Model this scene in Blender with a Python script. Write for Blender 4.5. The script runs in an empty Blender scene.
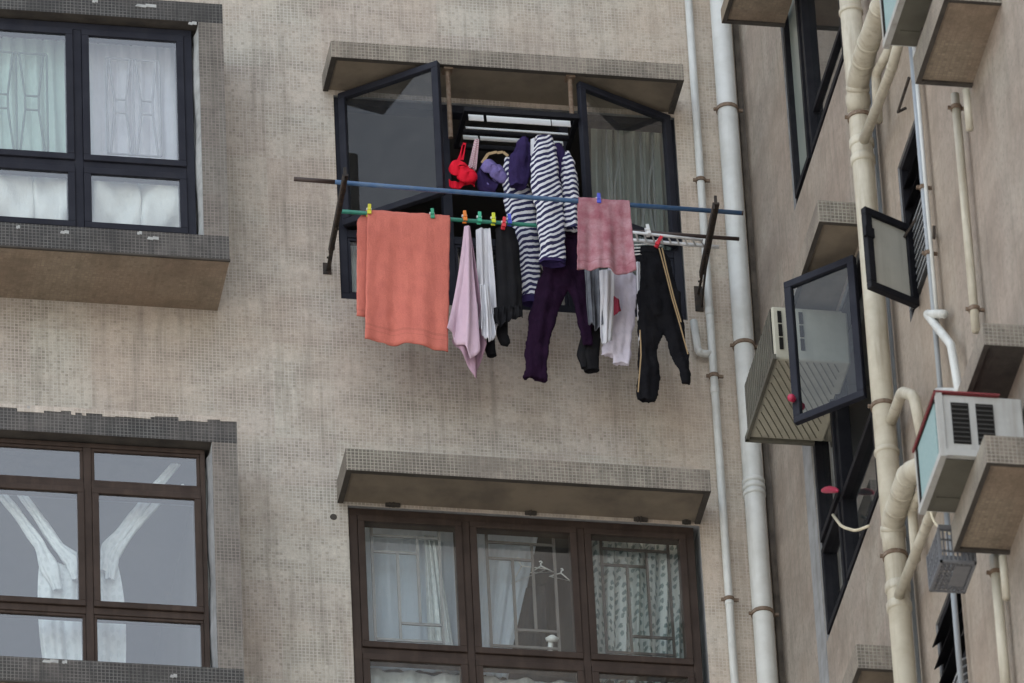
import bpy, math, random
from mathutils import Vector, Matrix
R = math.radians
S = bpy.context.scene
COL = S.collection
PI = math.pi

# ------------------------------------------------------------------ camera
F_PX = 8722.5                                   # focal length in pixels of a 1024 px wide picture
PITCH, YAW, ROLL = R(34.884), R(11.272), R(-2.968)
_cy, _sy, _cp, _sp = math.cos(YAW), math.sin(YAW), math.cos(PITCH), math.sin(PITCH)
_f = Vector((_sy*_cp, _cy*_cp, _sp)); _r = Vector((_cy, -_sy, 0)); _u = _r.cross(_f)
_c, _s = math.cos(ROLL), math.sin(ROLL)
RT, UP, FW = _c*_r + _s*_u, -_s*_r + _c*_u, _f
CAM = Vector((0, 0, 28)) - 46.0*FW
cam = bpy.data.objects.new('camera', bpy.data.cameras.new('camera')); COL.objects.link(cam)
cam.matrix_world = Matrix(((RT.x, UP.x, -FW.x, CAM.x), (RT.y, UP.y, -FW.y, CAM.y), (RT.z, UP.z, -FW.z, CAM.z), (0, 0, 0, 1)))
cam.data.sensor_width = 36; cam.data.lens = 36*F_PX/1024
cam.data.clip_start = .5; cam.data.clip_end = 3000
cam.data.dof.use_dof = True; cam.data.dof.focus_distance = 45.6; cam.data.dof.aperture_fstop = 5.0
S.camera = cam

# ------------------------------------------------------------------ sky, sun, exposure
SUN_EL, SUN_AZ = R(38), R(15)                   # soft sun behind thin cloud, high over the back of the building
w = bpy.data.worlds.new('World'); S.world = w; w.use_nodes = True
nt = w.node_tree; nt.nodes.clear()
sky = nt.nodes.new('ShaderNodeTexSky'); sky.sky_type = 'NISHITA'; sky.sun_disc = False
sky.sun_elevation = SUN_EL; sky.sun_rotation = SUN_AZ; sky.dust_density = 4; sky.air_density = 1.4
hs = nt.nodes.new('ShaderNodeHueSaturation'); hs.inputs['Saturation'].default_value = .42
bg = nt.nodes.new('ShaderNodeBackground'); bg.inputs['Strength'].default_value = .15
ow = nt.nodes.new('ShaderNodeOutputWorld')
nt.links.new(sky.outputs[0], hs.inputs['Color']); nt.links.new(hs.outputs[0], bg.inputs[0]); nt.links.new(bg.outputs[0], ow.inputs[0])
sl = bpy.data.lights.new('sun', 'SUN'); sl.energy = .9; sl.angle = R(60); sl.color = (1, .97, .93)
so = bpy.data.objects.new('sun', sl); COL.objects.link(so)
sd = Vector((math.sin(SUN_AZ)*math.cos(SUN_EL), math.cos(SUN_AZ)*math.cos(SUN_EL), math.sin(SUN_EL)))
so.rotation_euler = sd.to_track_quat('Z', 'Y').to_euler(); so.location = (0, -60, 80)
S.view_settings.view_transform = 'Standard'; S.view_settings.look = 'None'
S.view_settings.exposure = 2.1; S.view_settings.gamma = 1
S.render.engine = 'CYCLES'
S.cycles.max_bounces = 8; S.cycles.transparent_max_bounces = 12

# ------------------------------------------------------------------ pixel -> point on a real plane
def ray(x, y): return RT*((x-512)/F_PX) + UP*(-(y-341.5)/F_PX) + FW
def at(x, y, Y=0.0):                            # on the vertical plane at depth Y in front of the main wall
    d = ray(x, y); return CAM + d*((Y-CAM.y)/d.y)
def ats(x, y, X):                               # on a plane parallel to the side wall
    d = ray(x, y); return CAM + d*((X-CAM.x)/d.x)

# ------------------------------------------------------------------ mesh builder
class MB:
    def __init__(s): s.v = []; s.f = []; s.m = []; s.uv = {}; s.mat = 0
    def face(s, idx, uv=None):
        s.f.append(tuple(idx)); s.m.append(s.mat)
        if uv: s.uv[len(s.f)-1] = uv
    def quad(s, *p):
        n = len(s.v); s.v += [Vector(q) for q in p]; s.face(range(n, n+len(p)))
    def box(s, x0, x1, y0, y1, z0, z1):
        if x0 > x1: x0, x1 = x1, x0
        if y0 > y1: y0, y1 = y1, y0
        if z0 > z1: z0, z1 = z1, z0
        n = len(s.v)
        s.v += [Vector(p) for p in ((x0,y0,z0),(x1,y0,z0),(x1,y1,z0),(x0,y1,z0),(x0,y0,z1),(x1,y0,z1),(x1,y1,z1),(x0,y1,z1))]
        for q in ((0,3,2,1),(4,5,6,7),(0,1,5,4),(1,2,6,5),(2,3,7,6),(3,0,4,7)): s.face([n+i for i in q])
    def obox(s, o, a, b, c):                    # oriented box: corner o, edge vectors a, b, c
        o, a, b, c = Vector(o), Vector(a), Vector(b), Vector(c)
        n = len(s.v)
        s.v += [o, o+a, o+a+b, o+b, o+c, o+a+c, o+a+b+c, o+b+c]
        flip = a.cross(b).dot(c) < 0
        for q in ((0,3,2,1),(4,5,6,7),(0,1,5,4),(1,2,6,5),(2,3,7,6),(3,0,4,7)):
            s.face([n+i for i in (q[::-1] if flip else q)])
    def bar(s, p, q, w, d=None, up=(0, -1, 0)):  # flat bar between two points
        p, q = Vector(p), Vector(q); d = d or w
        t = (q-p).normalized(); a = t.cross(Vector(up)).normalized(); b = a.cross(t)
        s.obox(p-a*w/2-b*d/2, a*w, b*d, q-p)
    def tube(s, pts, r, seg=14, cap=True):
        pts = [Vector(p) for p in pts]; rs = r if isinstance(r, (list, tuple)) else [r]*len(pts)
        n0 = len(s.v); t = (pts[1]-pts[0]).normalized()
        ref = Vector((0, -1, 0)) if abs(t.y) < .9 else Vector((1, 0, 0))
        a = t.cross(ref).normalized()
        for i, p in enumerate(pts):
            if i == 0: t = (pts[1]-p).normalized()
            elif i == len(pts)-1: t = (p-pts[i-1]).normalized()
            else: t = ((pts[i+1]-p).normalized()+(p-pts[i-1]).normalized()).normalized()
            a = (a-t*a.dot(t)).normalized(); b = t.cross(a)
            for k in range(seg):
                h = 2*PI*k/seg; s.v.append(p+(a*math.cos(h)+b*math.sin(h))*rs[i])
        for i in range(len(pts)-1):
            for k in range(seg):
                k2 = (k+1) % seg
                s.face([n0+i*seg+k, n0+i*seg+k2, n0+(i+1)*seg+k2, n0+(i+1)*seg+k])
        if cap:
            s.face([n0+k for k in range(seg)][::-1]); s.face([n0+(len(pts)-1)*seg+k for k in range(seg)])
    def grid(s, P, nu, nv, uvf=None):           # P(i,j) -> point
        n0 = len(s.v)
        for j in range(nv+1):
            for i in range(nu+1): s.v.append(Vector(P(i, j)))
        g = lambda i, j: n0+j*(nu+1)+i
        for j in range(nv):
            for i in range(nu):
                q = ((i, j), (i+1, j), (i+1, j+1), (i, j+1))
                s.face([g(*t) for t in q], [uvf(*t) for t in q] if uvf else None)
    def build(s, name, mats, parent=None, smooth=False, solid=0, bevel=0, sub=0):
        me = bpy.data.meshes.new(name)
        off = parent_loc(parent)
        me.from_pydata([v-off for v in s.v], [], s.f)
        if not isinstance(mats, (list, tuple)): mats = [mats]
        for m in mats: me.materials.append(m)
        uvl = me.uv_layers.new(name='UVMap')
        for p in me.polygons:
            p.material_index = s.m[p.index]; p.use_smooth = smooth
            cu = s.uv.get(p.index)
            n = p.normal
            for k, li in enumerate(p.loop_indices):
                if cu: uvl.data[li].uv = cu[k]
                else:
                    q = s.v[me.loops[li].vertex_index]
                    if abs(n.z) > .7: uvl.data[li].uv = (q.x, q.y)
                    elif abs(n.x) > abs(n.y): uvl.data[li].uv = (q.y, q.z)
                    else: uvl.data[li].uv = (q.x, q.z)
        o = bpy.data.objects.new(name, me); COL.objects.link(o)
        if parent: o.parent = parent
        if solid:
            md = o.modifiers.new('thickness', 'SOLIDIFY'); md.thickness = solid; md.offset = 0
        if bevel:
            md = o.modifiers.new('bevel', 'BEVEL'); md.width = bevel; md.segments = 2; md.limit_method = 'ANGLE'
        if sub:
            md = o.modifiers.new('sub', 'SUBSURF'); md.levels = sub; md.render_levels = sub
        return o
def parent_loc(p):
    v = Vector((0, 0, 0))
    while p: v += p.location; p = p.parent
    return v
def tag(o, label=None, cat=None, group=None, kind=None):
    if label: o['label'] = label
    if cat: o['category'] = cat
    if group: o['group'] = group
    if kind: o['kind'] = kind
    return o
def thing(name, loc, label, cat, group=None):
    o = bpy.data.objects.new(name, None); COL.objects.link(o); o.location = loc; o.empty_display_size = .1
    return tag(o, label, cat, group)
def bend(pts, rad=.06, n=6):                    # round the corners of a pipe run
    pts = [Vector(p) for p in pts]; out = [pts[0]]
    for i in range(1, len(pts)-1):
        a, b, c = pts[i-1], pts[i], pts[i+1]
        d1 = (a-b); d2 = (c-b); k = min(rad, d1.length*.45, d2.length*.45)
        p, q = b+d1.normalized()*k, b+d2.normalized()*k
        for j in range(n+1):
            t = j/n; out.append(p*(1-t)**2+b*2*t*(1-t)+q*t*t)
    out.append(pts[-1]); return out

# ------------------------------------------------------------------ materials
def newmat(name):
    m = bpy.data.materials.new(name); m.use_nodes = True; n = m.node_tree; n.nodes.clear()
    out = n.nodes.new('ShaderNodeOutputMaterial'); return m, n, out
class NG:                                       # tiny node helper
    def __init__(s, nt): s.nt = nt
    def n(s, t, **kw):
        nd = s.nt.nodes.new('ShaderNode'+t)
        for k, v in kw.items():
            if k in nd.inputs.keys(): s.set(nd.inputs[k], v)
            else: setattr(nd, k, v)
        return nd
    def set(s, i, v):
        if hasattr(v, 'is_linked') or hasattr(v, 'links'): s.nt.links.new(v, i)
        else: i.default_value = v
    def mix(s, f, a, b, bt='MIX'):
        nd = s.nt.nodes.new('ShaderNodeMix'); nd.data_type = 'RGBA'; nd.blend_type = bt; nd.clamp_factor = True
        s.set(nd.inputs[0], f); s.set(nd.inputs[6], a); s.set(nd.inputs[7], b); return nd.outputs[2]
    def math(s, op, a, b=0., clamp=False):
        nd = s.nt.nodes.new('ShaderNodeMath'); nd.operation = op; nd.use_clamp = clamp
        s.set(nd.inputs[0], a); s.set(nd.inputs[1], b); return nd.outputs[0]
    def ramp(s, f, *st):
        nd = s.nt.nodes.new('ShaderNodeMapRange'); s.set(nd.inputs[0], f)
        for i, v in enumerate(st): nd.inputs[1+i].default_value = v
        return nd.outputs[0]
    def mapping(s, vec, scale=(1,1,1), loc=(0,0,0), rot=(0,0,0)):
        nd = s.nt.nodes.new('ShaderNodeMapping'); s.set(nd.inputs[0], vec)
        nd.inputs[1].default_value = loc; nd.inputs[2].default_value = rot; nd.inputs[3].default_value = scale; return nd.outputs[0]
def C4(c): return (c[0], c[1], c[2], 1)

def noise(g, vec, scale, detail=3, rough=.55):
    nd = g.n('TexNoise', Scale=scale, Detail=detail, Roughness=rough); g.set(nd.inputs['Vector'], vec); return nd.outputs['Fac']

def mosaic(name, c1, c2, grout, dark, mortar=.0022, tile=.02, patch=.5, streak=.5, spots=.2, rough=.7, weather=.15, warm=(.36,.28,.24), warmf=.3, stain=None):
    m, nt, out = newmat(name); g = NG(nt)
    uv = g.n('UVMap').outputs[0]
    wob = g.n('TexNoise', Scale=3.0, Detail=2.0); g.set(wob.inputs['Vector'], uv)
    sub = g.n('VectorMath', operation='SUBTRACT'); g.set(sub.inputs[0], wob.outputs['Color']); sub.inputs[1].default_value = (.5, .5, .5)
    scl = g.n('VectorMath', operation='SCALE'); g.set(scl.inputs[0], sub.outputs[0]); scl.inputs['Scale'].default_value = .006
    add = g.n('VectorMath', operation='ADD'); g.set(add.inputs[0], uv); g.set(add.inputs[1], scl.outputs[0])
    vec = add.outputs[0]
    br = g.n('TexBrick', offset=0.0, squash=1.0)
    g.set(br.inputs['Vector'], vec)
    for k, v in (('Color1', C4(c1)), ('Color2', C4(c2)), ('Mortar', C4(grout)), ('Scale', 1.0), ('Mortar Size', mortar), ('Mortar Smooth', .2), ('Bias', 0.0), ('Brick Width', tile), ('Row Height', tile)):
        br.inputs[k].default_value = v
    col = br.outputs['Color']
    # sheets of tile 0.3 m square differ a little from one another
    sh = g.n('TexBrick', offset=0.0, squash=1.0); g.set(sh.inputs['Vector'], vec)
    for k, v in (('Color1', (.90,.85,.85,1)), ('Color2', (1.03,1.08,1.07,1)), ('Mortar', (1.0,1.0,1.0,1)), ('Scale', 1.0), ('Mortar Size', .002), ('Bias', 0.0), ('Brick Width', .32), ('Row Height', .3)): sh.inputs[k].default_value = v
    col = g.mix(.55, col, sh.outputs['Color'], 'MULTIPLY')
    # single odd tiles
    sn = g.n('VectorMath', operation='SNAP'); g.set(sn.inputs[0], vec); sn.inputs[1].default_value = (tile, tile, tile)
    wn = g.n('TexWhiteNoise', noise_dimensions='2D'); g.set(wn.inputs['Vector'], sn.outputs[0])
    odd = g.math('MULTIPLY', g.math('GREATER_THAN', wn.outputs['Value'], .86), g.math('SUBTRACT', 1.0, br.outputs['Fac']))
    col = g.mix(g.math('MULTIPLY', odd, spots), col, C4(dark))
    col = g.mix(g.math('MULTIPLY', g.ramp(noise(g, uv, 1.3, 4), .42, .62, 0, 1), warmf), col, C4(warm))
    # weather: under a mask the tile faces go dark while the grout stays pale
    wk = g.math('MULTIPLY', g.ramp(noise(g, g.mapping(uv, (1, 1.6, 1), loc=(3, 7, 0)), 3.2, 4, .6), .40, .62, 0, 1), g.math('SUBTRACT', 1.0, br.outputs['Fac']))
    col = g.mix(g.math('MULTIPLY', wk, weather), col, C4([x*.55 for x in dark]))
    # blotches and rain streaks
    n1 = noise(g, uv, 2.6, 6, .65)
    col = g.mix(g.math('MULTIPLY', g.ramp(n1, .48, .72, 0, 1), patch), col, C4(dark), 'MIX')
    st = noise(g, g.mapping(uv, (20, 1.1, 1)), 1.0, 5, .6)
    col = g.mix(g.math('MULTIPLY', g.ramp(st, .5, .72, 0, 1), streak), col, C4(dark), 'MIX')
    if stain:                                   # a broad discoloured stretch of tiles
        sx = g.n('SeparateXYZ'); g.set(sx.inputs[0], uv)
        f = g.math('ADD', g.ramp(sx.outputs[0], stain[0], stain[1], 0, 1), g.math('MULTIPLY', g.math('SUBTRACT', noise(g, uv, 2.2, 4), .5), 1.6))
        if stain[1] < 0: f = g.math('MULTIPLY', f, g.ramp(sx.outputs[0], -4.6, -3.7, 0, 1))
        col = g.mix(g.math('MULTIPLY', f, stain[3], True), col, g.mix(.45, col, C4(stain[2])))
    mott = noise(g, g.mapping(uv, (1, .75, 1)), 26, 4, .65)
    col = g.mix(.38, col, g.mix(g.ramp(mott, .34, .66, 0, 1), (.76,.755,.75,1), (1.14,1.14,1.14,1)), 'MULTIPLY')
    fine = noise(g, uv, 160, 2)
    col = g.mix(.5, col, g.mix(g.ramp(fine, .3, .7, 0, 1), (.74,.74,.74,1), (1.2,1.2,1.2,1)), 'MULTIPLY')
    b = g.n('BsdfPrincipled', Roughness=rough)
    g.set(b.inputs['Base Color'], col)
    bp = g.n('Bump', Strength=.35, Distance=.003); g.set(bp.inputs['Height'], g.math('SUBTRACT', 1.0, br.outputs['Fac'])); g.set(b.inputs['Normal'], bp.outputs[0])
    nt.links.new(b.outputs[0], out.inputs[0]); return m

def plain(name, c, c2=None, scale=6, rough=.6, amt=.5, metal=0, bump=0, bscale=60, spec=.5, streak=0, sc=(.1,.09,.08), stretch=(1,1,1)):
    m, nt, out = newmat(name); g = NG(nt)
    co = g.n('TexCoord').outputs['Object'] if False else g.n('NewGeometry').outputs['Position']
    vec = g.mapping(co, stretch)
    col = g.mix(g.math('MULTIPLY', g.ramp(noise(g, vec, scale, 5, .6), .4, .65, 0, 1), amt), C4(c), C4(c2 or [x*.7 for x in c]))
    if streak:
        st = noise(g, g.mapping(co, (18, 18, 1.6)), 1.0, 5, .65)
        col = g.mix(g.math('MULTIPLY', g.ramp(st, .5, .7, 0, 1), streak), col, C4(sc))
    b = g.n('BsdfPrincipled', Roughness=rough, Metallic=metal); b.inputs['Specular IOR Level'].default_value = spec
    g.set(b.inputs['Base Color'], col)
    if bump:
        bp = g.n('Bump', Strength=bump, Distance=.004); g.set(bp.inputs['Height'], noise(g, co, bscale, 4)); g.set(b.inputs['Normal'], bp.outputs[0])
    nt.links.new(b.outputs[0], out.inputs[0]); return m

def glass(name, tint=(.93,.97,.96), ior=2.15, dirt=.05, rough=.0):
    m, nt, out = newmat(name); g = NG(nt)
    pos = g.n('NewGeometry').outputs['Position']
    geo = g.n('NewGeometry'); dot = g.n('VectorMath', operation='DOT_PRODUCT'); g.set(dot.inputs[0], geo.outputs['Normal']); g.set(dot.inputs[1], geo.outputs['Incoming'])
    f0 = ((ior-1)/(ior+1))**2                   # Schlick, the same from both sides of the sheet
    fr = g.math('ADD', g.math('MULTIPLY', g.math('POWER', g.math('SUBTRACT', 1.0, g.math('ABSOLUTE', dot.outputs['Value'])), 5.0), 1-f0), f0)
    tr = g.n('BsdfTransparent', Color=C4(tint)); gl = g.n('BsdfGlossy', Roughness=rough, Color=(1,1,1,1))
    mx = g.n('MixShader'); g.set(mx.inputs[0], fr); nt.links.new(tr.outputs[0], mx.inputs[1]); nt.links.new(gl.outputs[0], mx.inputs[2])
    df = g.n('BsdfDiffuse', Color=(.45,.44,.42,1))
    d = g.math('MULTIPLY', g.ramp(noise(g, pos, 9, 6, .7), .35, .75, .2, 1), dirt)
    m2 = g.n('MixShader'); g.set(m2.inputs[0], d); nt.links.new(mx.outputs[0], m2.inputs[1]); nt.links.new(df.outputs[0], m2.inputs[2])
    nt.links.new(m2.outputs[0], out.inputs[0]); return m

def cloth(name, c, c2=None, weave=900, trans=.25, rough=.9, blotch=.25, bscale=14, bump=.25):
    m, nt, out = newmat(name); g = NG(nt)
    pos = g.n('NewGeometry').outputs['Position']
    c2 = c2 or [x*.72 for x in c]
    col = g.mix(g.math('MULTIPLY', g.ramp(noise(g, pos, bscale, 4, .6), .4, .65, 0, 1), blotch), C4(c), C4(c2))
    return finish_cloth(m, nt, out, g, col, pos, trans, rough, bump)
def finish_cloth(m, nt, out, g, col, pos, trans, rough, bump):
    b = g.n('BsdfPrincipled', Roughness=rough); g.set(b.inputs['Base Color'], col); b.inputs['Specular IOR Level'].default_value = .04
    bp = g.n('Bump', Strength=min(1, bump*2.2), Distance=.012); g.set(bp.inputs['Height'], g.math('ADD', g.math('ADD', g.math('MULTIPLY', noise(g, pos, 30, 4), .5), noise(g, g.mapping(pos, (26, 26, 7), rot=(0, .25, 0)), 1.0, 4, .6)), g.math('MULTIPLY', noise(g, pos, 260, 2), .12))); g.set(b.inputs['Normal'], bp.outputs[0])
    if trans:
        t = g.n('BsdfTranslucent'); g.set(t.inputs[0], col); mx = g.n('MixShader'); mx.inputs[0].default_value = trans
        nt.links.new(b.outputs[0], mx.inputs[1]); nt.links.new(t.outputs[0], mx.inputs[2]); nt.links.new(mx.outputs[0], out.inputs[0])
    else: nt.links.new(b.outputs[0], out.inputs[0])
    return m
def terry(name, c, c2, bands, trans=.08):
    m, nt, out = newmat(name); g = NG(nt)
    pos = g.n('NewGeometry').outputs['Position']; uv = g.n('UVMap').outputs[0]
    sx = g.n('SeparateXYZ'); g.set(sx.inputs[0], uv); v = sx.outputs[1]
    col = g.mix(g.math('MULTIPLY', g.ramp(noise(g, pos, 12, 5, .65), .38, .66, 0, 1), .7), C4(c), C4(c2))
    pile = noise(g, pos, 240, 3, .7)
    col = g.mix(.6, col, g.mix(g.ramp(pile, .3, .7, 0, 1), (.78,.78,.78,1), (1.16,1.16,1.16,1)), 'MULTIPLY')
    for a, b in bands:
        f = g.math('MULTIPLY', g.math('GREATER_THAN', v, a), g.math('LESS_THAN', v, b))
        col = g.mix(g.math('MULTIPLY', f, .5), col, C4([x*.72 for x in c]))
    b = g.n('BsdfPrincipled', Roughness=.95); g.set(b.inputs['Base Color'], col); b.inputs['Specular IOR Level'].default_value = .03
    bp = g.n('Bump', Strength=.7, Distance=.007); g.set(bp.inputs['Height'], g.math('ADD', g.math('MULTIPLY', pile, .5), noise(g, g.mapping(pos, (30, 30, 7)), 1.0, 4, .6))); g.set(b.inputs['Normal'], bp.outputs[0])
    t = g.n('BsdfTranslucent'); g.set(t.inputs[0], col); mx = g.n('MixShader'); mx.inputs[0].default_value = trans
    nt.links.new(b.outputs[0], mx.inputs[1]); nt.links.new(t.outputs[0], mx.inputs[2]); nt.links.new(mx.outputs[0], out.inputs[0]); return m
def striped(name, ca, cb, pitch=.026, duty=.5, warp=.26):
    m, nt, out = newmat(name); g = NG(nt)
    pos = g.n('NewGeometry').outputs['Position']; uv = g.n('UVMap').outputs[0]
    sx = g.n('SeparateXYZ'); g.set(sx.inputs[0], uv)
    v = g.math('ADD', g.math('DIVIDE', sx.outputs[1], pitch), g.math('MULTIPLY', noise(g, pos, 9, 3), warp*4))
    fr = g.math('FRACT', v)
    k = g.math('GREATER_THAN', fr, duty)
    col = g.mix(k, C4(ca), C4(cb))
    return finish_cloth(m, nt, out, g, col, pos, .1, .9, .25)
def leafy(name, base, leaf, scale=11, amt=.8, trans=.12):
    m, nt, out = newmat(name); g = NG(nt)
    pos = g.n('NewGeometry').outputs['Position']; uv = g.n('UVMap').outputs[0]
    vo = g.n('TexVoronoi', Scale=scale, Randomness=.45, voronoi_dimensions='2D'); g.set(vo.inputs['Vector'], g.mapping(uv, (1, .8, 1), rot=(0, 0, .12)))
    n = noise(g, uv, scale*4, 3)
    d = g.math('ADD', vo.outputs['Distance'], g.math('MULTIPLY', g.math('SUBTRACT', n, .5), .5))
    f = g.math('MULTIPLY', g.ramp(d, .34, .24, 0, 1), amt)
    col = g.mix(f, C4(base), C4(leaf))
    return finish_cloth(m, nt, out, g, col, pos, trans, .9, .15)

M = {}
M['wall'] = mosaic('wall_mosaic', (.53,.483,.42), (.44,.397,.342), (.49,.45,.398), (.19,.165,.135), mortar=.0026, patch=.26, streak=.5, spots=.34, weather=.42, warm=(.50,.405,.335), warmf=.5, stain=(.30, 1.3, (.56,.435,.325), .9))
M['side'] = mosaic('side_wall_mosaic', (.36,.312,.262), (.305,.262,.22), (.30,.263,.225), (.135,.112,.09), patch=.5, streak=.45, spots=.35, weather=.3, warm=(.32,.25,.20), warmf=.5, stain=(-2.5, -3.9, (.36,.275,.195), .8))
M['trim'] = mosaic('stained_trim_mosaic', (.048,.045,.042), (.02,.019,.018), (.115,.11,.105), (.02,.019,.018), mortar=.0024, patch=.8, streak=.75, spots=.3, weather=.7, warm=(.17,.15,.135), warmf=.5)
M['trimgrey'] = mosaic('grey_trim_mosaic', (.185,.163,.142), (.14,.122,.106), (.21,.19,.168), (.07,.06,.05), mortar=.0022, patch=.5, streak=.45, spots=.3, weather=.45, warm=(.25,.225,.20), warmf=.4)
M['trimtan'] = mosaic('tan_trim_mosaic', (.27,.235,.19), (.195,.168,.135), (.32,.29,.24), (.085,.072,.058), mortar=.0024, patch=.5, streak=.45, spots=.3, weather=.55, warm=(.26,.22,.19), warmf=.4)
M['soffit'] = mosaic('soffit_mosaic', (.31,.245,.18), (.25,.197,.145), (.23,.182,.138), (.09,.07,.052), patch=.65, streak=.2, spots=.3, warm=(.25,.18,.125), warmf=.6)
M['concrete'] = plain('soffit_concrete', (.20,.165,.122), (.10,.083,.065), scale=3.5, rough=.9, amt=.75, bump=.5, bscale=30)
M['darkconc'] = plain('damp_concrete', (.06,.052,.044), (.032,.028,.025), scale=8, rough=.95, amt=.8, bump=.5, bscale=40)
M['cornershade'] = plain('corner_shade_tone', (.13,.11,.09), (.06,.05,.042), scale=9, rough=.95, amt=.9, bump=.6, streak=.4, sc=(.25,.22,.19))  # brown tone that paints the shade in the wall corner
M['plaster'] = plain('white_plaster', (.40,.41,.405), (.24,.24,.235), scale=14, rough=.9, amt=.7, bump=.6)
M['greyplaster'] = plain('grey_plaster', (.27,.275,.28), (.18,.18,.18), scale=9, rough=.9, amt=.7, streak=.4)
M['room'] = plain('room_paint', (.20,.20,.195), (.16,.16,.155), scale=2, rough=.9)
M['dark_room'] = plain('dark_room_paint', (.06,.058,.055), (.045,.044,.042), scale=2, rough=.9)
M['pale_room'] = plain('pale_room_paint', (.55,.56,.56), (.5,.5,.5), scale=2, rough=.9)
M['blueframe'] = plain('dark_anodised_frame', (.018,.019,.027), (.028,.03,.04), scale=8, rough=.6, amt=.6, streak=.3, sc=(.035,.035,.04), spec=.1)
M['brownframe'] = plain('bronze_frame', (.050,.036,.030), (.032,.023,.019), scale=8, rough=.6, amt=.7, streak=.4, sc=(.085,.06,.048), spec=.12)
M['blackframe'] = plain('black_frame', (.010,.010,.013), (.018,.018,.021), scale=12, rough=.55, amt=.7, spec=.12)
M['glass'] = glass('window_glass')
M['greenglass'] = glass('green_tinted_glass', (.80,.91,.88))
M['darkglass'] = glass('dusty_glass', (.62,.68,.72), dirt=.02, ior=1.5)
M['frost'] = plain('frosted_pane', (.42,.41,.36), (.34,.33,.29), scale=5, rough=.45, amt=.5, streak=.35, sc=(.25,.24,.2))
M['pvc'] = plain('white_pvc', (.56,.57,.55), (.46,.465,.44), scale=7, rough=.5, amt=.8, streak=.45, sc=(.34,.33,.30))
M['oldpvc'] = plain('aged_cream_pvc', (.50,.47,.385), (.39,.35,.27), scale=6, rough=.55, amt=.85, streak=.6, sc=(.26,.22,.165))
M['greypvc'] = plain('grey_conduit', (.30,.33,.36), (.24,.26,.28), scale=8, rough=.5, streak=.3)
M['rust'] = plain('rusted_clamp', (.13,.085,.055), (.22,.17,.13), scale=40, rough=.85, amt=.8, bump=.4)
M['iron'] = plain('rusty_iron', (.022,.019,.017), (.07,.045,.03), scale=30, rough=.85, amt=.6, bump=.7, bscale=90)
M['bluepole'] = plain('blue_coated_pole', (.035,.095,.21), (.075,.125,.20), scale=30, rough=.4, amt=.7)
M['greenpole'] = plain('green_coated_pole', (.02,.19,.13), (.015,.12,.085), scale=30, rough=.45, amt=.6)
M['darkpole'] = plain('dark_pole_end', (.045,.028,.024), None, scale=20, rough=.6)
M['silver'] = plain('aluminium', (.70,.71,.72), (.5,.5,.51), scale=20, rough=.5, amt=.6, metal=.1)
M['ac_beige'] = plain('yellowed_ac_casing', (.42,.40,.32), (.33,.315,.25), scale=5, rough=.55, amt=.7, streak=.3, sc=(.22,.2,.16))
M['ac_white'] = plain('white_ac_casing', (.42,.42,.405), (.33,.33,.315), scale=6, rough=.5, amt=.7, streak=.5, sc=(.22,.2,.17))
M['ac_under'] = plain('dirty_ac_underside', (.105,.10,.078), (.07,.064,.05), scale=5, rough=.7, amt=.8)
M['groove'] = plain('ac_groove', (.19,.18,.14), None, scale=20, rough=.8)
M['ac_dark'] = plain('ac_vent_dark', (.014,.013,.012), None, scale=30, rough=.9, spec=.1)
M['ac_louvre'] = plain('ac_louvre', (.05,.048,.045), None, rough=.8)
M['red'] = plain('red_plastic', (.20,.025,.03), (.15,.025,.028), scale=20, rough=.4)
M['pinkplastic'] = plain('pink_plastic', (.40,.02,.065), None, scale=20, rough=.4)
M['crate'] = plain('grey_plastic_crate', (.15,.155,.17), (.19,.195,.2), scale=20, rough=.5)
M['cable'] = plain('cream_cable', (.6,.54,.4), None, scale=20, rough=.5)
M['asphalt'] = plain('concrete_paving', (.34,.32,.29), (.27,.255,.235), scale=.3, rough=.9, amt=.7, bump=.2)

# ------------------------------------------------------------------ ground
b = MB(); b.quad((-900, -900, 0), (900, -900, 0), (900, 900, 0), (-900, 900, 0))
tag(b.build('ground', M['asphalt']), kind='structure')

# ------------------------------------------------------------------ the apartment building
XR = 1.338                                      # plane of the side wall
FL = 2.685                                      # storey height
B = thing('apartment_building', (0, 0, 0), 'tan mosaic tiled apartment block with stained bays, canopies and dark framed windows', 'building')

def wall_grid(mb, us, vs, holes, P):            # quads between grid lines, leaving out the holes
    for i in range(len(us)-1):
        for j in range(len(vs)-1):
            cu, cv = (us[i]+us[i+1])/2, (vs[j]+vs[j+1])/2
            if any(a < cu < c and e < cv < d for a, c, e, d in holes): continue
            mb.quad(P(us[i], vs[j]), P(us[i+1], vs[j]), P(us[i+1], vs[j+1]), P(us[i], vs[j+1]))
def holes_wall(mb, u0, u1, v0, v1, holes, P, Pd, depth, jm=0):
    us = sorted({u0, u1, *[h[0] for h in holes], *[h[1] for h in holes]})
    vs = sorted({v0, v1, *[h[2] for h in holes], *[h[3] for h in holes]})
    wall_grid(mb, us, vs, holes, P)
    mb.mat = jm
    for a, c, e, d in holes:                    # reveals
        mb.quad(P(a, e), P(a, d), Pd(a, d), Pd(a, e)); mb.quad(P(c, e), Pd(c, e), Pd(c, d), P(c, d))
        mb.quad(P(a, e), Pd(a, e), Pd(c, e), P(c, e)); mb.quad(P(a, d), P(c, d), Pd(c, d), Pd(a, d))
    mb.mat = 0
# openings in the main wall: x0, x1, z0, z1
UW = (-.905, .955, 28.21, 29.545); LW = (-.912, .945, 28.21-FL, 26.895)
BAYU = (-4.06, -1.698, 28.232, 29.623); BAYL = (-4.06, -1.687, 28.232-FL, 29.623-FL-.012)
mb = MB()
holes_wall(mb, -9, XR, 0, 36, [UW, LW, BAYU, BAYL], lambda x, z: (x, 0, z), lambda x, z: (x, .14, z), .14, 1)
mb.build('main_wall', [M['wall'], M['greyplaster']], B)
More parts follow.
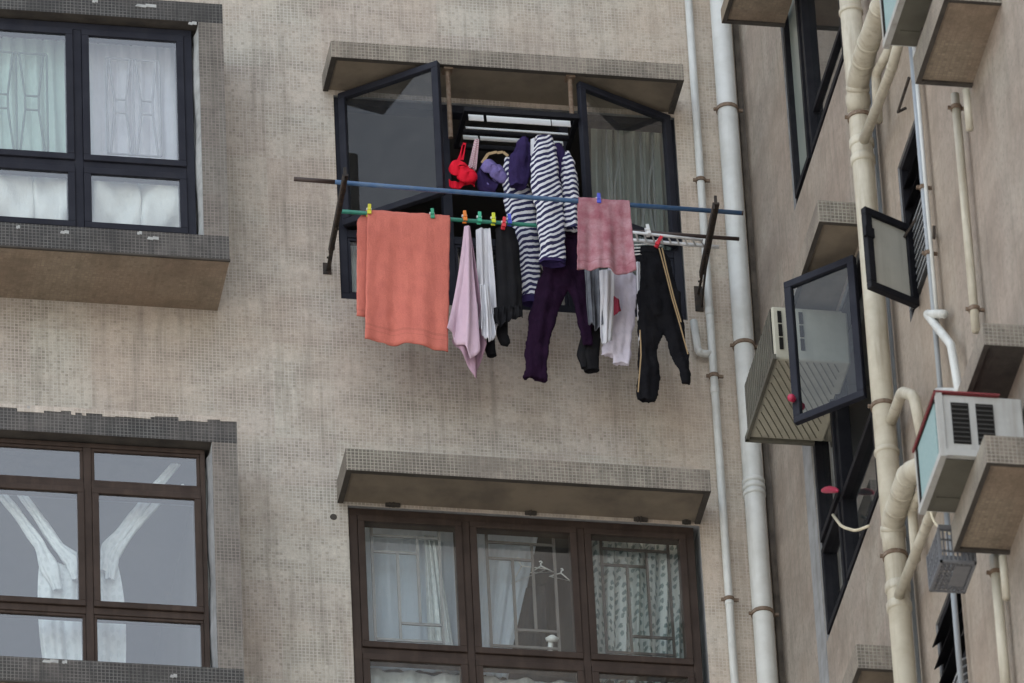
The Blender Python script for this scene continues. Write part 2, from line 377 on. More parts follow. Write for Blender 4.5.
# openings in the side wall: y0, y1, z0, z1
TW = (-2.36, -1.0, 28.236, 29.70); MW = (-2.36, -1.0, 28.236-FL, 27.05)
HU = (-3.74, -3.22, 25.97, 26.90); HL = (-3.74, -3.22, 25.97-FL, 26.90-FL)
mb = MB()
holes_wall(mb, -9, 0, 0, 36, [TW, MW, HU, HL], lambda y, z: (XR, y, z), lambda y, z: (XR+.14, y, z), .14, 1)
mb.quad((XR, -9, 0), (XR+7, -9, 0), (XR+7, -9, 36), (XR, -9, 36))
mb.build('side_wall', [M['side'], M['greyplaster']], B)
mb = MB(); mb.box(-9, XR+7, .5, 8, 35.9, 36.2); mb.box(XR, XR+7, -9.01, .5, 35.9, 36.2); mb.build('roof', M['concrete'], B)

def room(x0, x1, y0, y1, z0, z1, opening, mat):  # a closed room behind a window; opening = 'y' (front) or 'x' (left)
    mb = MB()
    P = [(x0,y0,z0),(x1,y0,z0),(x1,y1,z0),(x0,y1,z0),(x0,y0,z1),(x1,y0,z1),(x1,y1,z1),(x0,y1,z1)]
    for q, side in (((0,3,2,1),'b'),((4,5,6,7),'t'),((0,1,5,4),'y'),((1,2,6,5),'r'),((2,3,7,6),'k'),((3,0,4,7),'x')):
        if side != opening: mb.quad(*[P[i] for i in q])
    mb.build('room', mat, B)
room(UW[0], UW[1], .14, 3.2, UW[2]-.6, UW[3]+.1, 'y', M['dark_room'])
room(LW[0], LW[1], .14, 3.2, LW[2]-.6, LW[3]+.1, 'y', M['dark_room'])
room(BAYU[0], BAYU[1], .14, 3.2, BAYU[2]-.6, BAYU[3]+.1, 'y', M['pale_room'])
room(BAYL[0], BAYL[1], .14, 3.2, BAYL[2]-.6, BAYL[3]+.1, 'y', M['room'])
room(XR+.14, XR+3, TW[0], TW[1], TW[2]-.6, TW[3]+.1, 'x', M['room'])
room(XR+.14, XR+3, MW[0], MW[1], MW[2]-.6, MW[3]+.1, 'x', M['room'])
room(XR+.14, XR+2, HU[0], HU[1], HU[2]-.6, HU[3]+.1, 'x', M['room'])
room(XR+.14, XR+2, HL[0], HL[1], HL[2]-.6, HL[3]+.1, 'x', M['room'])

rnd = random.Random(7)
# bay surrounds: a tiled box pushed out from the wall round each left-hand window
def bay(h, xr, z0, z1, patches, label):
    d = -.46; x0, x1, a, c = h[0], h[1], h[2], h[3]
    mb = MB()
    mb.mat = 0
    mb.quad((-4.2, d, z0), (xr, d, z0), (xr, d, a), (-4.2, d, a))                 # band under the window
    mb.quad((-4.2, d, c), (xr, d, c), (xr, d, z1), (-4.2, d, z1))                 # band over it
    mb.mat = 1
    mb.quad((x1, d, a), (xr, d, a), (xr, d, c), (x1, d, c)); mb.quad((-4.2, d, a), (x0, d, a), (x0, d, c), (-4.2, d, c))
    mb.quad((xr, d, z0), (xr, 0, z0), (xr, 0, z1), (xr, d, z1)); mb.quad((-4.2, 0, z0), (-4.2, d, z0), (-4.2, d, z1), (-4.2, 0, z1))
    mb.mat = 2
    mb.quad((-4.2, 0, z0), (xr, 0, z0), (xr, d, z0), (-4.2, d, z0))               # underside
    mb.mat = 3
    mb.quad((-4.2, d, z1), (xr, d, z1), (xr, 0, z1), (-4.2, 0, z1))
    mb.quad((x0, d, c), (x0, 0, c), (x1, 0, c), (x1, d, c)); mb.quad((x0, d, a), (x1, d, a), (x1, 0, a), (x0, 0, a))
    mb.mat = 4
    mb.quad((x1, d, a), (x1, 0, a), (x1, 0, c), (x1, d, c)); mb.quad((x0, d, a), (x0, d, c), (x0, 0, c), (x0, 0, a))
    for px, py, wpx in patches:                 # loose patches of white filler
        p = at(px, py, d-.003); wd = wpx*.0052
        mb.obox(p, (wd*.5, 0, -.004), (wd*.12, 0, .016), (0, .004, 0)); mb.obox(p+Vector((wd*.5, .0006, .002)), (wd*.5, 0, -.002), (0, 0, .019), (0, .004, 0))
    mb.mat = 5                                  # dark drip line
    mb.box(-4.2, xr+.003, d-.004, d+.01, z0-.006, z0+.004)
    return mb.build('bay_surround', [M['trim'], M['trimgrey'], M['soffit'], M['darkconc'], M['plaster'], M['darkconc']], B)
bay(BAYU, -1.566, 28.08, 29.752, [(60, 233, 9), (147, 239, 12), (188, 24, 9), (135, 6, 22), (92, 2, 6), (16, 228, 4), (137, 234, 5)], None)
bay(BAYL, -1.555, 25.40, 27.068, [(42, 662, 16), (62, 663, 5), (170, 677, 7), (27, 408, 5)], None)

mb = MB(); x = -4.2; r5 = random.Random(11)
while x < -1.62:
    wd = r5.uniform(.02, .14); h = r5.choice((.006, .012, .02, .026)); mb.quad((x, -.463, 27.068-h), (x+wd, -.463, 27.068-h-r5.uniform(-.004, .004)), (x+wd, -.463, 27.085), (x, -.463, 27.085)); mb.quad((x, -.463, 27.085), (x+wd, -.463, 27.085), (x+wd, 0, 27.09), (x, 0, 27.09)); x += wd
mb.build('render_edge', M['wall'], B)
# canopies over the two clothes-side windows, with broken concrete undersides
def slab(name, x0, x1, y0, y1, z0, z1, front, under, rim, seed=1, rimw=.03, tiles=None):
    mb = MB(); n = 36
    mb.mat = 0
    r = random.Random(seed)
    mb.quad((x0, y0, z0), (x1, y0, z0), (x1, y0, z1), (x0, y0, z1))
    mb.quad((x1, y0, z0), (x1, y1, z0), (x1, y1, z1), (x1, y0, z1)); mb.quad((x0, y1, z0), (x0, y0, z0), (x0, y0, z1), (x0, y1, z1))
    mb.mat = 2
    mb.quad((x0, y0, z1), (x1, y0, z1), (x1, y1, z1), (x0, y1, z1))
    mb.mat = 2                                  # drip rim under the edge, centre of the underside set 12 mm up
    zi = z0+.012; a, c, e, f = x0+rimw, x1-rimw, y0+rimw, y1
    mb.quad((x0, y1, z0), (a, y1, z0), (a, e, z0), (x0, y0, z0)); mb.quad((c, y1, z0), (x1, y1, z0), (x1, y0, z0), (c, e, z0)); mb.quad((a, e, z0), (c, e, z0), (x1, y0, z0), (x0, y0, z0))
    mb.quad((a, y1, z0), (a, y1, zi), (a, e, zi), (a, e, z0)); mb.quad((c, e, z0), (c, e, zi), (c, y1, zi), (c, y1, z0)); mb.quad((a, e, z0), (a, e, zi), (c, e, zi), (c, e, z0))
    mb.mat = 1
    mb.quad((a, y1, zi), (c, y1, zi), (c, e, zi), (a, e, zi))
    return mb.build(name, [front, under, rim], B, bevel=.004)
slab('canopy', -.962, .953, -.31, 0, 29.566, 29.672, M['trimtan'], M['concrete'], M['darkconc'])
slab('canopy', -.966, .950, -.31, 0, 26.906, 27.04, M['trimtan'], M['concrete'], M['darkconc'])
# ragged spalls along the foot of the lower canopy
for px, py, wd in ((392, 500, .07), (530, 508, .055), (640, 517, .065), (686, 519, .04)):
    mb = MB(); p = at(px, py, -.012); n = 9
    for k in range(n):
        t = k/(n-1); h = .004+.014*math.sin(PI*t)*rnd.uniform(.1, 1)
        mb.box(p.x+wd*(t-.5), p.x+wd*(t-.5)+wd/n, -.012-h, -.002, 26.90-.3*h, 26.917)
    mb.build('spalled_edge', M['darkconc'], B)

# canopies, AC ledges and hoods on the side wall  (project towards -x)
def side_slab(name, xo, y0, y1, z0, z1, seed=1, front=None, under=None):
    mb = MB(); rimw = .025
    x0, x1 = xo, XR
    mb.mat = 0
    mb.quad((x0, y0, z0), (x1, y0, z0), (x1, y0, z1), (x0, y0, z1)); mb.quad((x1, y1, z0), (x0, y1, z0), (x0, y1, z1), (x1, y1, z1))
    mb.quad((x0, y1, z0), (x0, y0, z0), (x0, y0, z1), (x0, y1, z1))
    mb.mat = 2; mb.quad((x0, y0, z1), (x1, y0, z1), (x1, y1, z1), (x0, y1, z1))
    zi = z0+.012; a, e, f = x0+rimw, y0+rimw, y1-rimw
    mb.quad((x0, y0, z0), (x0, y1, z0), (a, f, z0), (a, e, z0)); mb.quad((x0, y0, z0), (a, e, z0), (x1, e, z0), (x1, y0, z0)); mb.quad((a, f, z0), (x0, y1, z0), (x1, y1, z0), (x1, f, z0))
    mb.quad((a, e, z0), (a, f, z0), (a, f, zi), (a, e, zi)); mb.quad((a, e, z0), (a, e, zi), (x1, e, zi), (x1, e, z0)); mb.quad((a, f, z0), (x1, f, z0), (x1, f, zi), (a, f, zi))
    mb.mat = 1; mb.quad((a, e, zi), (a, f, zi), (x1, f, zi), (x1, e, zi))
    return mb.build(name, [front or M['trimtan'], under or M['soffit'], M['darkconc']], B, bevel=.004)
side_slab('canopy', 1.098, -2.50, -.95, 27.075, 27.205, front=M['trimtan'], under=M['concrete'])
side_slab('canopy', 1.118, -2.50, -.95, 24.42, 24.555, front=M['trimtan'], under=M['concrete'])
side_slab('ledge', 1.0, -1.95, -1.085, 29.37, 29.46, front=M['concrete'])
side_slab('ledge', 1.062, -5.43, -4.76, 26.255, 26.41)
side_slab('ledge', 1.075, -5.40, -4.67, 23.655, 23.805)
side_slab('hood', 1.135, -5.32, -4.5, 24.365, 24.485, under=M['darkconc'])
# cement streak beside the side window, dark strip painted as the shade in the corner behind the large pipe
mb = MB()
mb.box(XR-.004, XR, -.99, -.80, 24.6, 27.0)
mb.build('cement_strip', M['greyplaster'], B)
mb = MB(); mb.box(XR-.028, XR, -.03, 0, 22, 33); mb.build('corner_shade', M['cornershade'], B)
mb = MB(); p = at(333.5, 517, 0); mb.tube([p+Vector((0, .01, 0)), p+Vector((0, -.004, 0))], [.022, .018], 10); mb.build('wall_anchor', M['darkconc'], B)
# strip of white filler down the bay jambs
def filler(x, y, z0, z1, mat, seed):
    mb = MB(); r = random.Random(seed); n = 26; pts = [.017+.005*math.sin(k*.55+seed)+.004*r.random() for k in range(n+1)]
    for k in range(n):
        za, zb = z0+(z1-z0)*k/n, z0+(z1-z0)*(k+1)/n
        mb.quad((x-pts[k], y-.02, za), (x, y-.098, za), (x, y-.098, zb), (x-pts[k+1], y-.02, zb))
        mb.quad((x-pts[k], y, za), (x-pts[k], y-.02, za), (x-pts[k+1], y-.02, zb), (x-pts[k+1], y, zb))
    mb.build('jamb_filler', mat, B)
filler(BAYU[1]-.001, -.355, BAYU[2], BAYU[3]-.04, M['plaster'], 3)
filler(BAYL[1]-.001, -.355, BAYL[2], BAYL[3]-.05, M['greyplaster'], 5)

# ------------------------------------------------------------------ windows (parts of the building, panes and sashes are sub-parts)
def bars(mb, x0, x1, z0, z1, y0, y1, fw):
    mb.box(x0, x1, y0, y1, z0, z0+fw); mb.box(x0, x1, y0, y1, z1-fw, z1)
    mb.box(x0, x0+fw, y0, y1, z0+fw, z1-fw); mb.box(x1-fw, x1, y0, y1, z0+fw, z1-fw)
def window(x0, x1, z0, z1, Y, xs, zs, frame, gl, fw=.045, sw=.038, skip=(), mw=.055, plainrows=()):
    """xs / zs: mullion and transom centre lines. skip: (col,row) cells without sash."""
    mb = MB()
    bars(mb, x0, x1, z0, z1, Y-.035, Y+.035, fw)
    for x in xs: mb.box(x-mw/2, x+mw/2, Y-.034, Y+.034, z0+fw, z1-fw)
    ex = [x0+fw]+[v for x in xs for v in (x-mw/2, x+mw/2)]+[x1-fw]
    ez = [z0+fw]+[v for z in zs for v in (z-mw/2, z+mw/2)]+[z1-fw]
    for z in zs:
        for i in range(0, len(ex), 2): mb.box(ex[i], ex[i+1], Y-.033, Y+.033, z-mw/2, z+mw/2)
    W = mb.build('window', frame, B, bevel=.003)
    for i in range(len(ex)//2):
        for j in range(len(ez)//2):
            if (i, j) in skip: continue
            a, c, e, d = ex[2*i], ex[2*i+1], ez[2*j], ez[2*j+1]
            s = MB(); k = sw if j not in plainrows else .016
            pr = .046 if j not in plainrows else .028
            gy = Y-.034 if j not in plainrows else Y-.018
            bars(s, a+.001, c-.001, e+.001, d-.001, Y-pr, Y+.02, k); s.build('sash', frame, W, bevel=.003)
            g = MB(); g.quad((a+k, gy, e+k), (c-k, gy, e+k), (c-k, gy, d-k), (a+k, gy, d-k))
            g.build('pane', gl(i, j) if callable(gl) else gl, W)
    return W
YB = -.36                                       # frame plane in the bays
def zz(px, py, Y): return at(px, py, Y).z
def xx(px, py, Y): return at(px, py, Y).x
xm = xx(77.5, 120, YB); zt = zz(78, 168, YB)
WU = window(-4.05, BAYU[1]-.028, BAYU[2]-.004, BAYU[3]-.01, YB, [xm-1.16, xm], [zt], M['blueframe'], lambda i, j: M['greenglass'] if i == 1 and j == 1 else M['glass'], mw=.045)
xm2 = xx(88, 550, YB); zta = zz(88, 488.5, YB); ztb = zz(88, 614, YB)
WL = window(-4.05, BAYL[1]-.028, BAYL[2]-.004, BAYL[3]-.008, YB, [xm2-1.18, xm2], [ztb, zta], M['brownframe'], M['glass'], mw=.04, fw=.026, sw=.034, plainrows=(0, 2))
YW = .05
w3 = (LW[1]-LW[0])/3
ztl = 26.035
WC = window(LW[0]+.004, LW[1]-.03, LW[2]+.002, LW[3]-.003, YW, [xx(467.5, 600, YW), xx(582.5, 600, YW)], [zz(465, 660, YW)], M['brownframe'], M['glass'], sw=.036, mw=.04)
zt2 = zz(348, 237, YW)
xa, xb = UW[0]+.60, UW[1]-.61
WD = window(UW[0]+.004, UW[1]-.004, UW[2]+.002, UW[3]-.003, YW, [xa, xb], [zt2], M['blueframe'], M['glass'], skip=((0, 1), (1, 1), (2, 1)), mw=.05, plainrows=(0,))
# side windows: built with the same cells but along y
def side_window(y0, y1, z0, z1, X, ys, zs, frame, gl, fw=.045, sw=.038, skip=(), mw=.06):
    mb = MB()
    def fr(mb, a, c, e, d, xa, xb, k):
        mb.box(xa, xb, a, c, e, e+k); mb.box(xa, xb, a, c, d-k, d); mb.box(xa, xb, a, a+k, e+k, d-k); mb.box(xa, xb, c-k, c, e+k, d-k)
    fr(mb, y0, y1, z0, z1, X-.035, X+.035, fw)
    for y in ys: mb.box(X-.034, X+.034, y-mw/2, y+mw/2, z0+fw, z1-fw)
    ey = [y0+fw]+[v for y in ys for v in (y-mw/2, y+mw/2)]+[y1-fw]
    ez = [z0+fw]+[v for z in zs for v in (z-mw/2, z+mw/2)]+[z1-fw]
    for z in zs:
        for i in range(0, len(ey), 2): mb.box(X-.033, X+.033, ey[i], ey[i+1], z-mw/2, z+mw/2)
    W = mb.build('window', frame, B, bevel=.003)
    for i in range(len(ey)//2):
        for j in range(len(ez)//2):
            if (i, j) in skip: continue
            a, c, e, d = ey[2*i], ey[2*i+1], ez[2*j], ez[2*j+1]
            s = MB(); fr(s, a+.001, c-.001, e+.001, d-.001, X-.05, X+.02, sw); s.build('sash', frame, W, bevel=.003)
            g = MB(); g.quad((X-.012, a+sw, e+sw), (X-.012, c-sw, e+sw), (X-.012, c-sw, d-sw), (X-.012, a+sw, d-sw)); g.build('pane', gl, W)
    return W
XS = XR+.048
M['greyfrost'] = plain('grey_green_frosted_pane', (.20,.225,.205), (.16,.18,.165), scale=4, rough=.3, amt=.5)
WT = side_window(TW[0], TW[1], TW[2], TW[3], XS, [-1.44], [], M['blackframe'], M['darkglass'], skip=((1, 0),), fw=.026, mw=.045)
s_ = MB(); s_.quad((XS-.02, -1.37, TW[2]+.08), (XS-.02, -1.08, TW[2]+.08), (XS-.02, -1.08, TW[3]-.08), (XS-.02, -1.37, TW[3]-.08)); s_.build('frosted_pane', M['greyfrost'], WT)
s_ = MB(); s_.box(XS-.05, XS+.02, -1.41, -1.37, TW[2]+.046, TW[3]-.046); s_.box(XS-.05, XS+.02, -1.08, -1.046, TW[2]+.046, TW[3]-.046); s_.box(XS-.05, XS+.02, -1.37, -1.08, TW[2]+.046, TW[2]+.08); s_.build('sash', M['blackframe'], WT)
s_ = MB(); s_.box(XS-.03, XS+.01, TW[0]+.066, -1.47, 28.51, 28.54); s_.build('transom', M['blackframe'], WT)
WM = side_window(MW[0], MW[1], MW[2], MW[3], XS, [-1.50], [MW[2]+.56], M['blackframe'], M['darkglass'], skip=((0, 1),), fw=.026, mw=.045)

# opened casement sashes: hinge line point, free direction (unit, horizontal), width, z0, z1
def casement(win, hinge, dirv, wd, z0, z1, frame, gl, k=.04, t=.035, knob=None, pane_mat=None):
    h = Vector(hinge); d = Vector(dirv).normalized(); n = Vector((0, 0, 1)).cross(d)
    s = MB()
    up = Vector((0, 0, 1)); o = Vector((h.x, h.y, z0))-n*t/2
    H = z1-z0
    s.obox(o, d*wd, n*t, up*k); s.obox(o+up*(H-k), d*wd, n*t, up*k)
    s.obox(o+up*k, d*k, n*t, up*(H-2*k)); s.obox(o+up*k+d*(wd-k), d*k, n*t, up*(H-2*k))
    s.build('casement', frame, win, bevel=.004)
    g = MB(); p = Vector((h.x, h.y, z0))
    g.quad(p+d*k+up*k, p+d*(wd-k)+up*k, p+d*(wd-k)+up*(H-k), p+d*k+up*(H-k)); g.build('pane', gl, win)
    return p, d, n
M['skyglass'] = glass('reflective_glass', (.72,.76,.80), ior=1.48, dirt=.05)
zc0 = zz(440, 196, -.33); zc1 = zz(434, 64, -.33)
casement(WD, (UW[0]+.03, 0, 0), (at(437, 120, -.34).x-(UW[0]+.03), -.34, 0), .60, zc0, zc1, M['blueframe'], M['skyglass'])
casement(WD, (UW[1]-.03, 0, 0), (at(586, 140, -.24).x-(UW[1]-.03), -.24, 0), .60, zc0+.0, zc1, M['blueframe'], M['glass'])
p, d, n = casement(WM, (XR-.03, -2.33, 0), (-.36, .33, 0), .41, 26.14, 27.0, M['blueframe'], M['darkglass'])
k = MB(); q = ats(796, 398, 1.0); q = Vector((p+d*.395).to_tuple()); q.z = 26.27
k.tube([q+n*.018, q+n*.02, q+n*.035, q+n*.05, q+n*.062, q+n*.066], [.01, .012, .018, .021, .015, .005]); k.tube([q-n*.018, q-n*.02, q-n*.035, q-n*.05, q-n*.062, q-n*.066], [.01, .012, .018, .021, .015, .005]); k.build('sash_knob', M['pinkplastic'], WM, smooth=True)
k = MB(); 
k.tube([ats(822, 491, XR-.055), ats(823, 490.6, XR-.055), ats(826, 490, XR-.055), ats(830, 489.6, XR-.055), ats(834, 490, XR-.055), ats(837, 490.6, XR-.055), ats(838, 491, XR-.055)], [.004, .011, .017, .019, .017, .011, .004]); k.build('sash_knob', M['pinkplastic'], WM, smooth=True)
# bathroom louvre windows with a frosted vent sash
def louvre(h, open_pane):
    mb = MB(); y0, y1, z0, z1 = h
    X = XR+.04
    mb.box(X-.03, X+.03, y0, y1, z0, z0+.035); mb.box(X-.03, X+.03, y0, y1, z1-.035, z1)
    mb.box(X-.03, X+.03, y0, y0+.035, z0+.035, z1-.035); mb.box(X-.03, X+.03, y1-.035, y1, z0+.035, z1-.035)
    mb.box(X-.03, X+.03, y0+.035, y1-.035, (z0+z1)/2-.02, (z0+z1)/2+.02)
    W = mb.build('louvre_window', M['blackframe'], B)
    mb = MB(); zc = (z0+z1)/2
    for i in range(3):
        z = z1-.10-.125*i; s = MB()
        s.obox((X-(.075 if not open_pane else .03), y0+.04, z-.05), (.006, 0, .0), (0, y1-y0-.07, 0), (.09, 0, .075)); s.build('louvre_blade', M['blackframe'], W)
    s = MB()
    for i in range(10): s.obox((X-.05, y0+.04, z0+.04+i*.042), (.03, 0, .02), (0, y1-y0-.08, 0), (0, 0, .012))
    s.build('vent_slats', M['greyplaster'], W)
    if open_pane:
        pp, dd, nn = casement(W, (XR-.012, -3.43, 0), (-.29, -.15, 0), .302, 25.91, 26.39, M['blackframe'], M['frost'], k=.040)
        c = MB(); c.obox(pp+dd*.315+Vector((0, 0, .30)), dd*(-.055), nn*(.025), Vector((0, 0, .055))); c.build('catch', M['blackframe'], W)
        c = MB(); c.bar(pp+dd*.05+Vector((0, 0, .40)), pp+Vector((.02, -.16, .47)), .012, .008); c.build('stay', M['iron'], W)
louvre(HU, True); louvre(HL, False)

# security grilles behind the glass (sub-parts of their window)
def hourglass(win, cell, Y, mat):               # double hourglass grille
    a, c, e, d = cell; mb = MB(); r = .006
    def L(x, z, x2, z2): mb.tube([(a+(c-a)*x, Y, e+(d-e)*z), (a+(c-a)*x2, Y, e+(d-e)*z2)], r, 6)
    L(0,0,1,0); L(0,1,1,1); L(0,0,0,1); L(1,0,1,1); L(.5,0,.5,1)
    for o in (0, .5):
        l, rr = o+.14, o+.36
        for x, x2 in ((o+.05, l), (o+.45, rr)): L(x, 1, x2, .57); L(x2, .57, x2, .43); L(x2, .43, x, 0)
        L(l, .57, rr, .57); L(l, .43, rr, .43)
    mb.build('grille', mat, win)
M['grille'] = plain('painted_grille', (.16,.18,.18), None, rough=.6)
M['lilacgrille'] = plain('pale_grille', (.30,.30,.33), None, rough=.6)
for (l, r_), mat in (((-14, 50), M['grille']), ((108, 163), M['lilacgrille'])):
    y = -.29
    p0, p1 = at(l, 150+.03*l, y), at(r_, 55+.06*r_-3, y)
    hourglass(WU, (p0.x, at(r_, 158, y).x-.01, p0.z, p1.z), y, mat)
M['bronze'] = plain('bronze_grille', (.045,.035,.03), None, rough=.5)
M['halfveilgrille'] = plain('half_veiled_grille', (.13,.115,.105), None, rough=.5)  # same bars in a mid tone, part of the sky veil painted in
M['veilgrille'] = plain('sky_veiled_grille', (.31,.30,.30), None, rough=.5)  # same brown bars, the sky veil on the pane painted into their colour
def meander(dx, mat):                            # offset meander bars, one pane wide
    mb = MB(); y = .11
    z = lambda py: zz(640, py, y); x = lambda px: xx(px, 600, y)+dx
    for px, pa, pb in ((604, 535, 662), (629, 567, 653), (649, 551, 637), (671, 532, 664)): mb.bar((x(px), y, z(pa)), (x(px), y, z(pb)), .014, .014)
    for py, pa, pb in ((551, 604, 671), (567, 604, 649), (637, 629, 671), (654, 604, 671)): mb.bar((x(pa), y-.002, z(py)), (x(pb), y-.002, z(py)), .014, .010)
    mb.build('grille', mat, WC)
meander(0, M['bronze']); meander(xx(467.5, 600, YW)-xx(582.5, 600, YW), M['halfveilgrille']); meander(2*(xx(467.5, 600, YW)-xx(582.5, 600, YW)), M['veilgrille'])
mb = MB(); y = .10
for px in (606, 618, 640, 652): mb.tube([at(px, 130, y), at(px+5, 260, y)], .006, 6)
for px in (612, 646): mb.tube([at(px-6, 150, y), at(px, 185, y), at(px, 200, y), at(px-6, 240, y)], .006, 6); mb.tube([at(px+8, 150, y), at(px+3, 185, y), at(px+3, 200, y), at(px+9, 240, y)], .006, 6)
mb.build('grille', M['grille'], WD)

# ------------------------------------------------------------------ cloth builders
def lerp(a, b, t): return a+(b-a)*t
def poly(pts, u):
    if len(pts) == 1: return pts[0]
    L = [0]
    for i in range(1, len(pts)): L.append(L[-1]+math.dist(pts[i], pts[i-1]))
    s = u*L[-1]
    for i in range(1, len(pts)):
        if s <= L[i] or i == len(pts)-1:
            k = (s-L[i-1])/max(1e-9, L[i]-L[i-1]); return tuple(lerp(pts[i-1][m], pts[i][m], k) for m in range(len(pts[i])))
def sheet(name, mat, top, bot, Y, nf=3, amp=.02, nu=48, nv=36, seed=0, grow=.75, thick=.004, belly=None, parent=None, side=0, mid=None):
    mb = MB()
    def P(i, j):
        u, v = i/nu, j/nv
        a, c = poly(top, u), poly(bot, u)
        x, y = lerp(a[0], c[0], v), lerp(a[1], c[1], v)
        if mid:
            m = poly(mid, u); k = 4*v*(1-v); x += (m[0]-lerp(a[0], c[0], .5))*k; y += (m[1]-lerp(a[1], c[1], .5))*k
        am = amp*(1-grow+grow*v)
        dy = am*(math.sin(2*PI*(nf*u+.12*math.sin(3*v+seed))+seed)+.45*math.sin(2*PI*nf*2.3*u+seed*2+2*v)+.25*math.sin(9*v+seed+4*u))
        x += side*math.sin(4*v+seed)*(.3+.7*v)
        p = at(x, y, Y); p.y += dy; return p
    wm = max((at(*poly(top, 0)[:2], Y)-at(*poly(top, 1)[:2], Y)).length, (at(*poly(bot, 0)[:2], Y)-at(*poly(bot, 1)[:2], Y)).length)*1.25
    hm = (at(*poly(top, .5)[:2], Y)-at(*poly(bot, .5)[:2], Y)).length
    mb.grid(P, nu, nv, lambda i, j: (i/nu*wm, (1-j/nv)*hm))
    return mb.build(name, mat, parent, smooth=True, solid=thick)
def loft(mb, rings, Y, ratio=.45, wr=.10, seed=0, n=28, skew=0, closed=True, sub=8, kw=5):
    """rings: (px, py, half width px[, Y offset]); a flattened, wrinkled cloth tube."""
    R3 = []
    for i in range(len(rings)-1):
        for k in range(sub):
            t = k/sub; t2 = t*t*(3-2*t)
            R3.append(tuple(lerp(rings[i][m], rings[i+1][m], t if m < 2 else t2) for m in range(3)))
    R3.append(rings[-1][:3])
    C3 = [at(r[0], r[1], Y) for r in R3]; n0 = len(mb.v); s = 0; S_ = []
    for i, p in enumerate(C3):
        if i: s += (p-C3[i-1]).length
        S_.append(s)
        t = (C3[min(i+1, len(C3)-1)]-C3[max(i-1, 0)]).normalized(); nn = Vector((0, 1, 0)).cross(t).normalized()
        a = R3[i][2]*.00515; 
        for k in range(n):
            h = 2*PI*k/n
            f = 1+wr*(math.sin(kw*h+seed+2*math.sin(3*s+seed))*.6+.5*math.sin((kw+3)*h+seed*3-7*s)+.5*math.sin(31*s+2*h+seed))
            d = a*ratio+.006
            mb.v.append(p+nn*(a*math.cos(h)*(1+.25*(f-1)))+Vector((0, -1, 0))*(d*math.sin(h)*f))
    for i in range(len(C3)-1):
        for k in range(n):
            k2 = (k+1) % n
            uv = []
            for ii, kk in ((i, k), (i, k+1), (i+1, k+1), (i+1, k)):
                h = 2*PI*kk/n; a = R3[ii][2]*.00515
                uv.append((kk/n*.4, -S_[ii]+skew*a*math.cos(h)+.004*math.sin(3*h+seed)))
            mb.face([n0+i*n+k, n0+i*n+k2, n0+(i+1)*n+k2, n0+(i+1)*n+k][::-1], uv[::-1])
    if closed:
        for i in (0, len(C3)-1):
            c = len(mb.v); mb.v.append(C3[i]+Vector((0, 0, .035 if i else -.003)))
            for k in range(n):
                f = [c, n0+i*n+k, n0+i*n+(k+1) % n]; mb.face(f if i else f[::-1])
crease_tex = bpy.data.textures.new('crease', 'CLOUDS'); crease_tex.noise_scale = .055; crease_tex.noise_depth = 3
def crease(o, k=.016):                          # small crumples all over a garment
    md = o.modifiers.new('crease', 'DISPLACE'); md.texture = crease_tex; md.texture_coords = 'GLOBAL'; md.strength = k; md.mid_level = .5
    return o
def fuse(o, vox=.0075, it=5):                    # melt overlapping cloth tubes into one garment surface
    md = o.modifiers.new('fuse', 'REMESH'); md.mode = 'VOXEL'; md.voxel_size = vox; md.use_smooth_shade = True
    sm = o.modifiers.new('soften', 'SMOOTH'); sm.iterations = it; sm.factor = .5
    return o
def drape(name, mat, pole_a, pole_b, r, front, back, skewx=0, amp=.012, nf=2.2, seed=0, thick=.006, flare=0, bot=0, shear=0):
    """towel over a pole: pole_a / pole_b = the points of the pole under its left and right edge"""
    a, c = Vector(pole_a), Vector(pole_b); mb = MB(); nu, nv = 46, 64
    tot = front+back+PI*r
    def P(i, j):
        u, v = i/nu, j/nv; s = v*tot; base = a.lerp(c, u)
        if s < back: off = Vector((0, r, -(back-s))); k = (back-s)/back*.6
        elif s < back+PI*r: h = (s-back)/r; off = Vector((0, r*math.cos(h), r*math.sin(h))); k = 0
        else: l = s-back-PI*r; off = Vector((0, -r, -l)); k = l/front
        tt = min(1, max(0, (s-back*.93)/(back*.14))); x = skewx*(1-tt*tt*(3-2*tt))+flare*(u-.5)*k+shear*k
        dy = -amp*k*(math.sin(2*PI*nf*u+seed+.8*k)+.4*math.sin(2*PI*nf*2.7*u+seed*2)+.5*k)
        dz = -k*(bot*u+.006*math.sin(7*u+seed))+.004*k*math.sin(15*u)
        return base+off+Vector((x, dy, dz))
    mb.grid(P, nu, nv, lambda i, j: (i/nu*.45, j/nv*tot))
    return mb.build(name, mat, None, smooth=True, solid=thick)

# ------------------------------------------------------------------ curtains and what stands in the windows
M['cur_green'] = cloth('pale_green_curtain', (.62,.68,.65), (.53,.59,.565), trans=.12, blotch=.4, bscale=6)
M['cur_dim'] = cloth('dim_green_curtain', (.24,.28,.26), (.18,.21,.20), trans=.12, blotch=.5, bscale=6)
M['cur_lilac'] = cloth('lilac_white_curtain', (.64,.63,.68), (.56,.55,.60), trans=.12, blotch=.4, bscale=6)
M['bedding'] = cloth('white_bedding', (.68,.69,.68), (.56,.54,.48), trans=.1, blotch=.4, bscale=5)
M['leaf'] = leafy('leaf_print_curtain', (.52,.56,.56), (.10,.16,.165), scale=24, amt=.8)
M['knot'] = cloth('white_voile', (.84,.87,.88), (.56,.61,.62), trans=.1, blotch=.7, bscale=34)
M['sheer'] = cloth('blue_grey_blind', (.54,.60,.68), (.48,.54,.61), trans=.12, blotch=.4, bscale=5)
M['white_print'] = leafy('faded_print_curtain', (.66,.69,.70), (.50,.54,.55), scale=24, amt=.45)
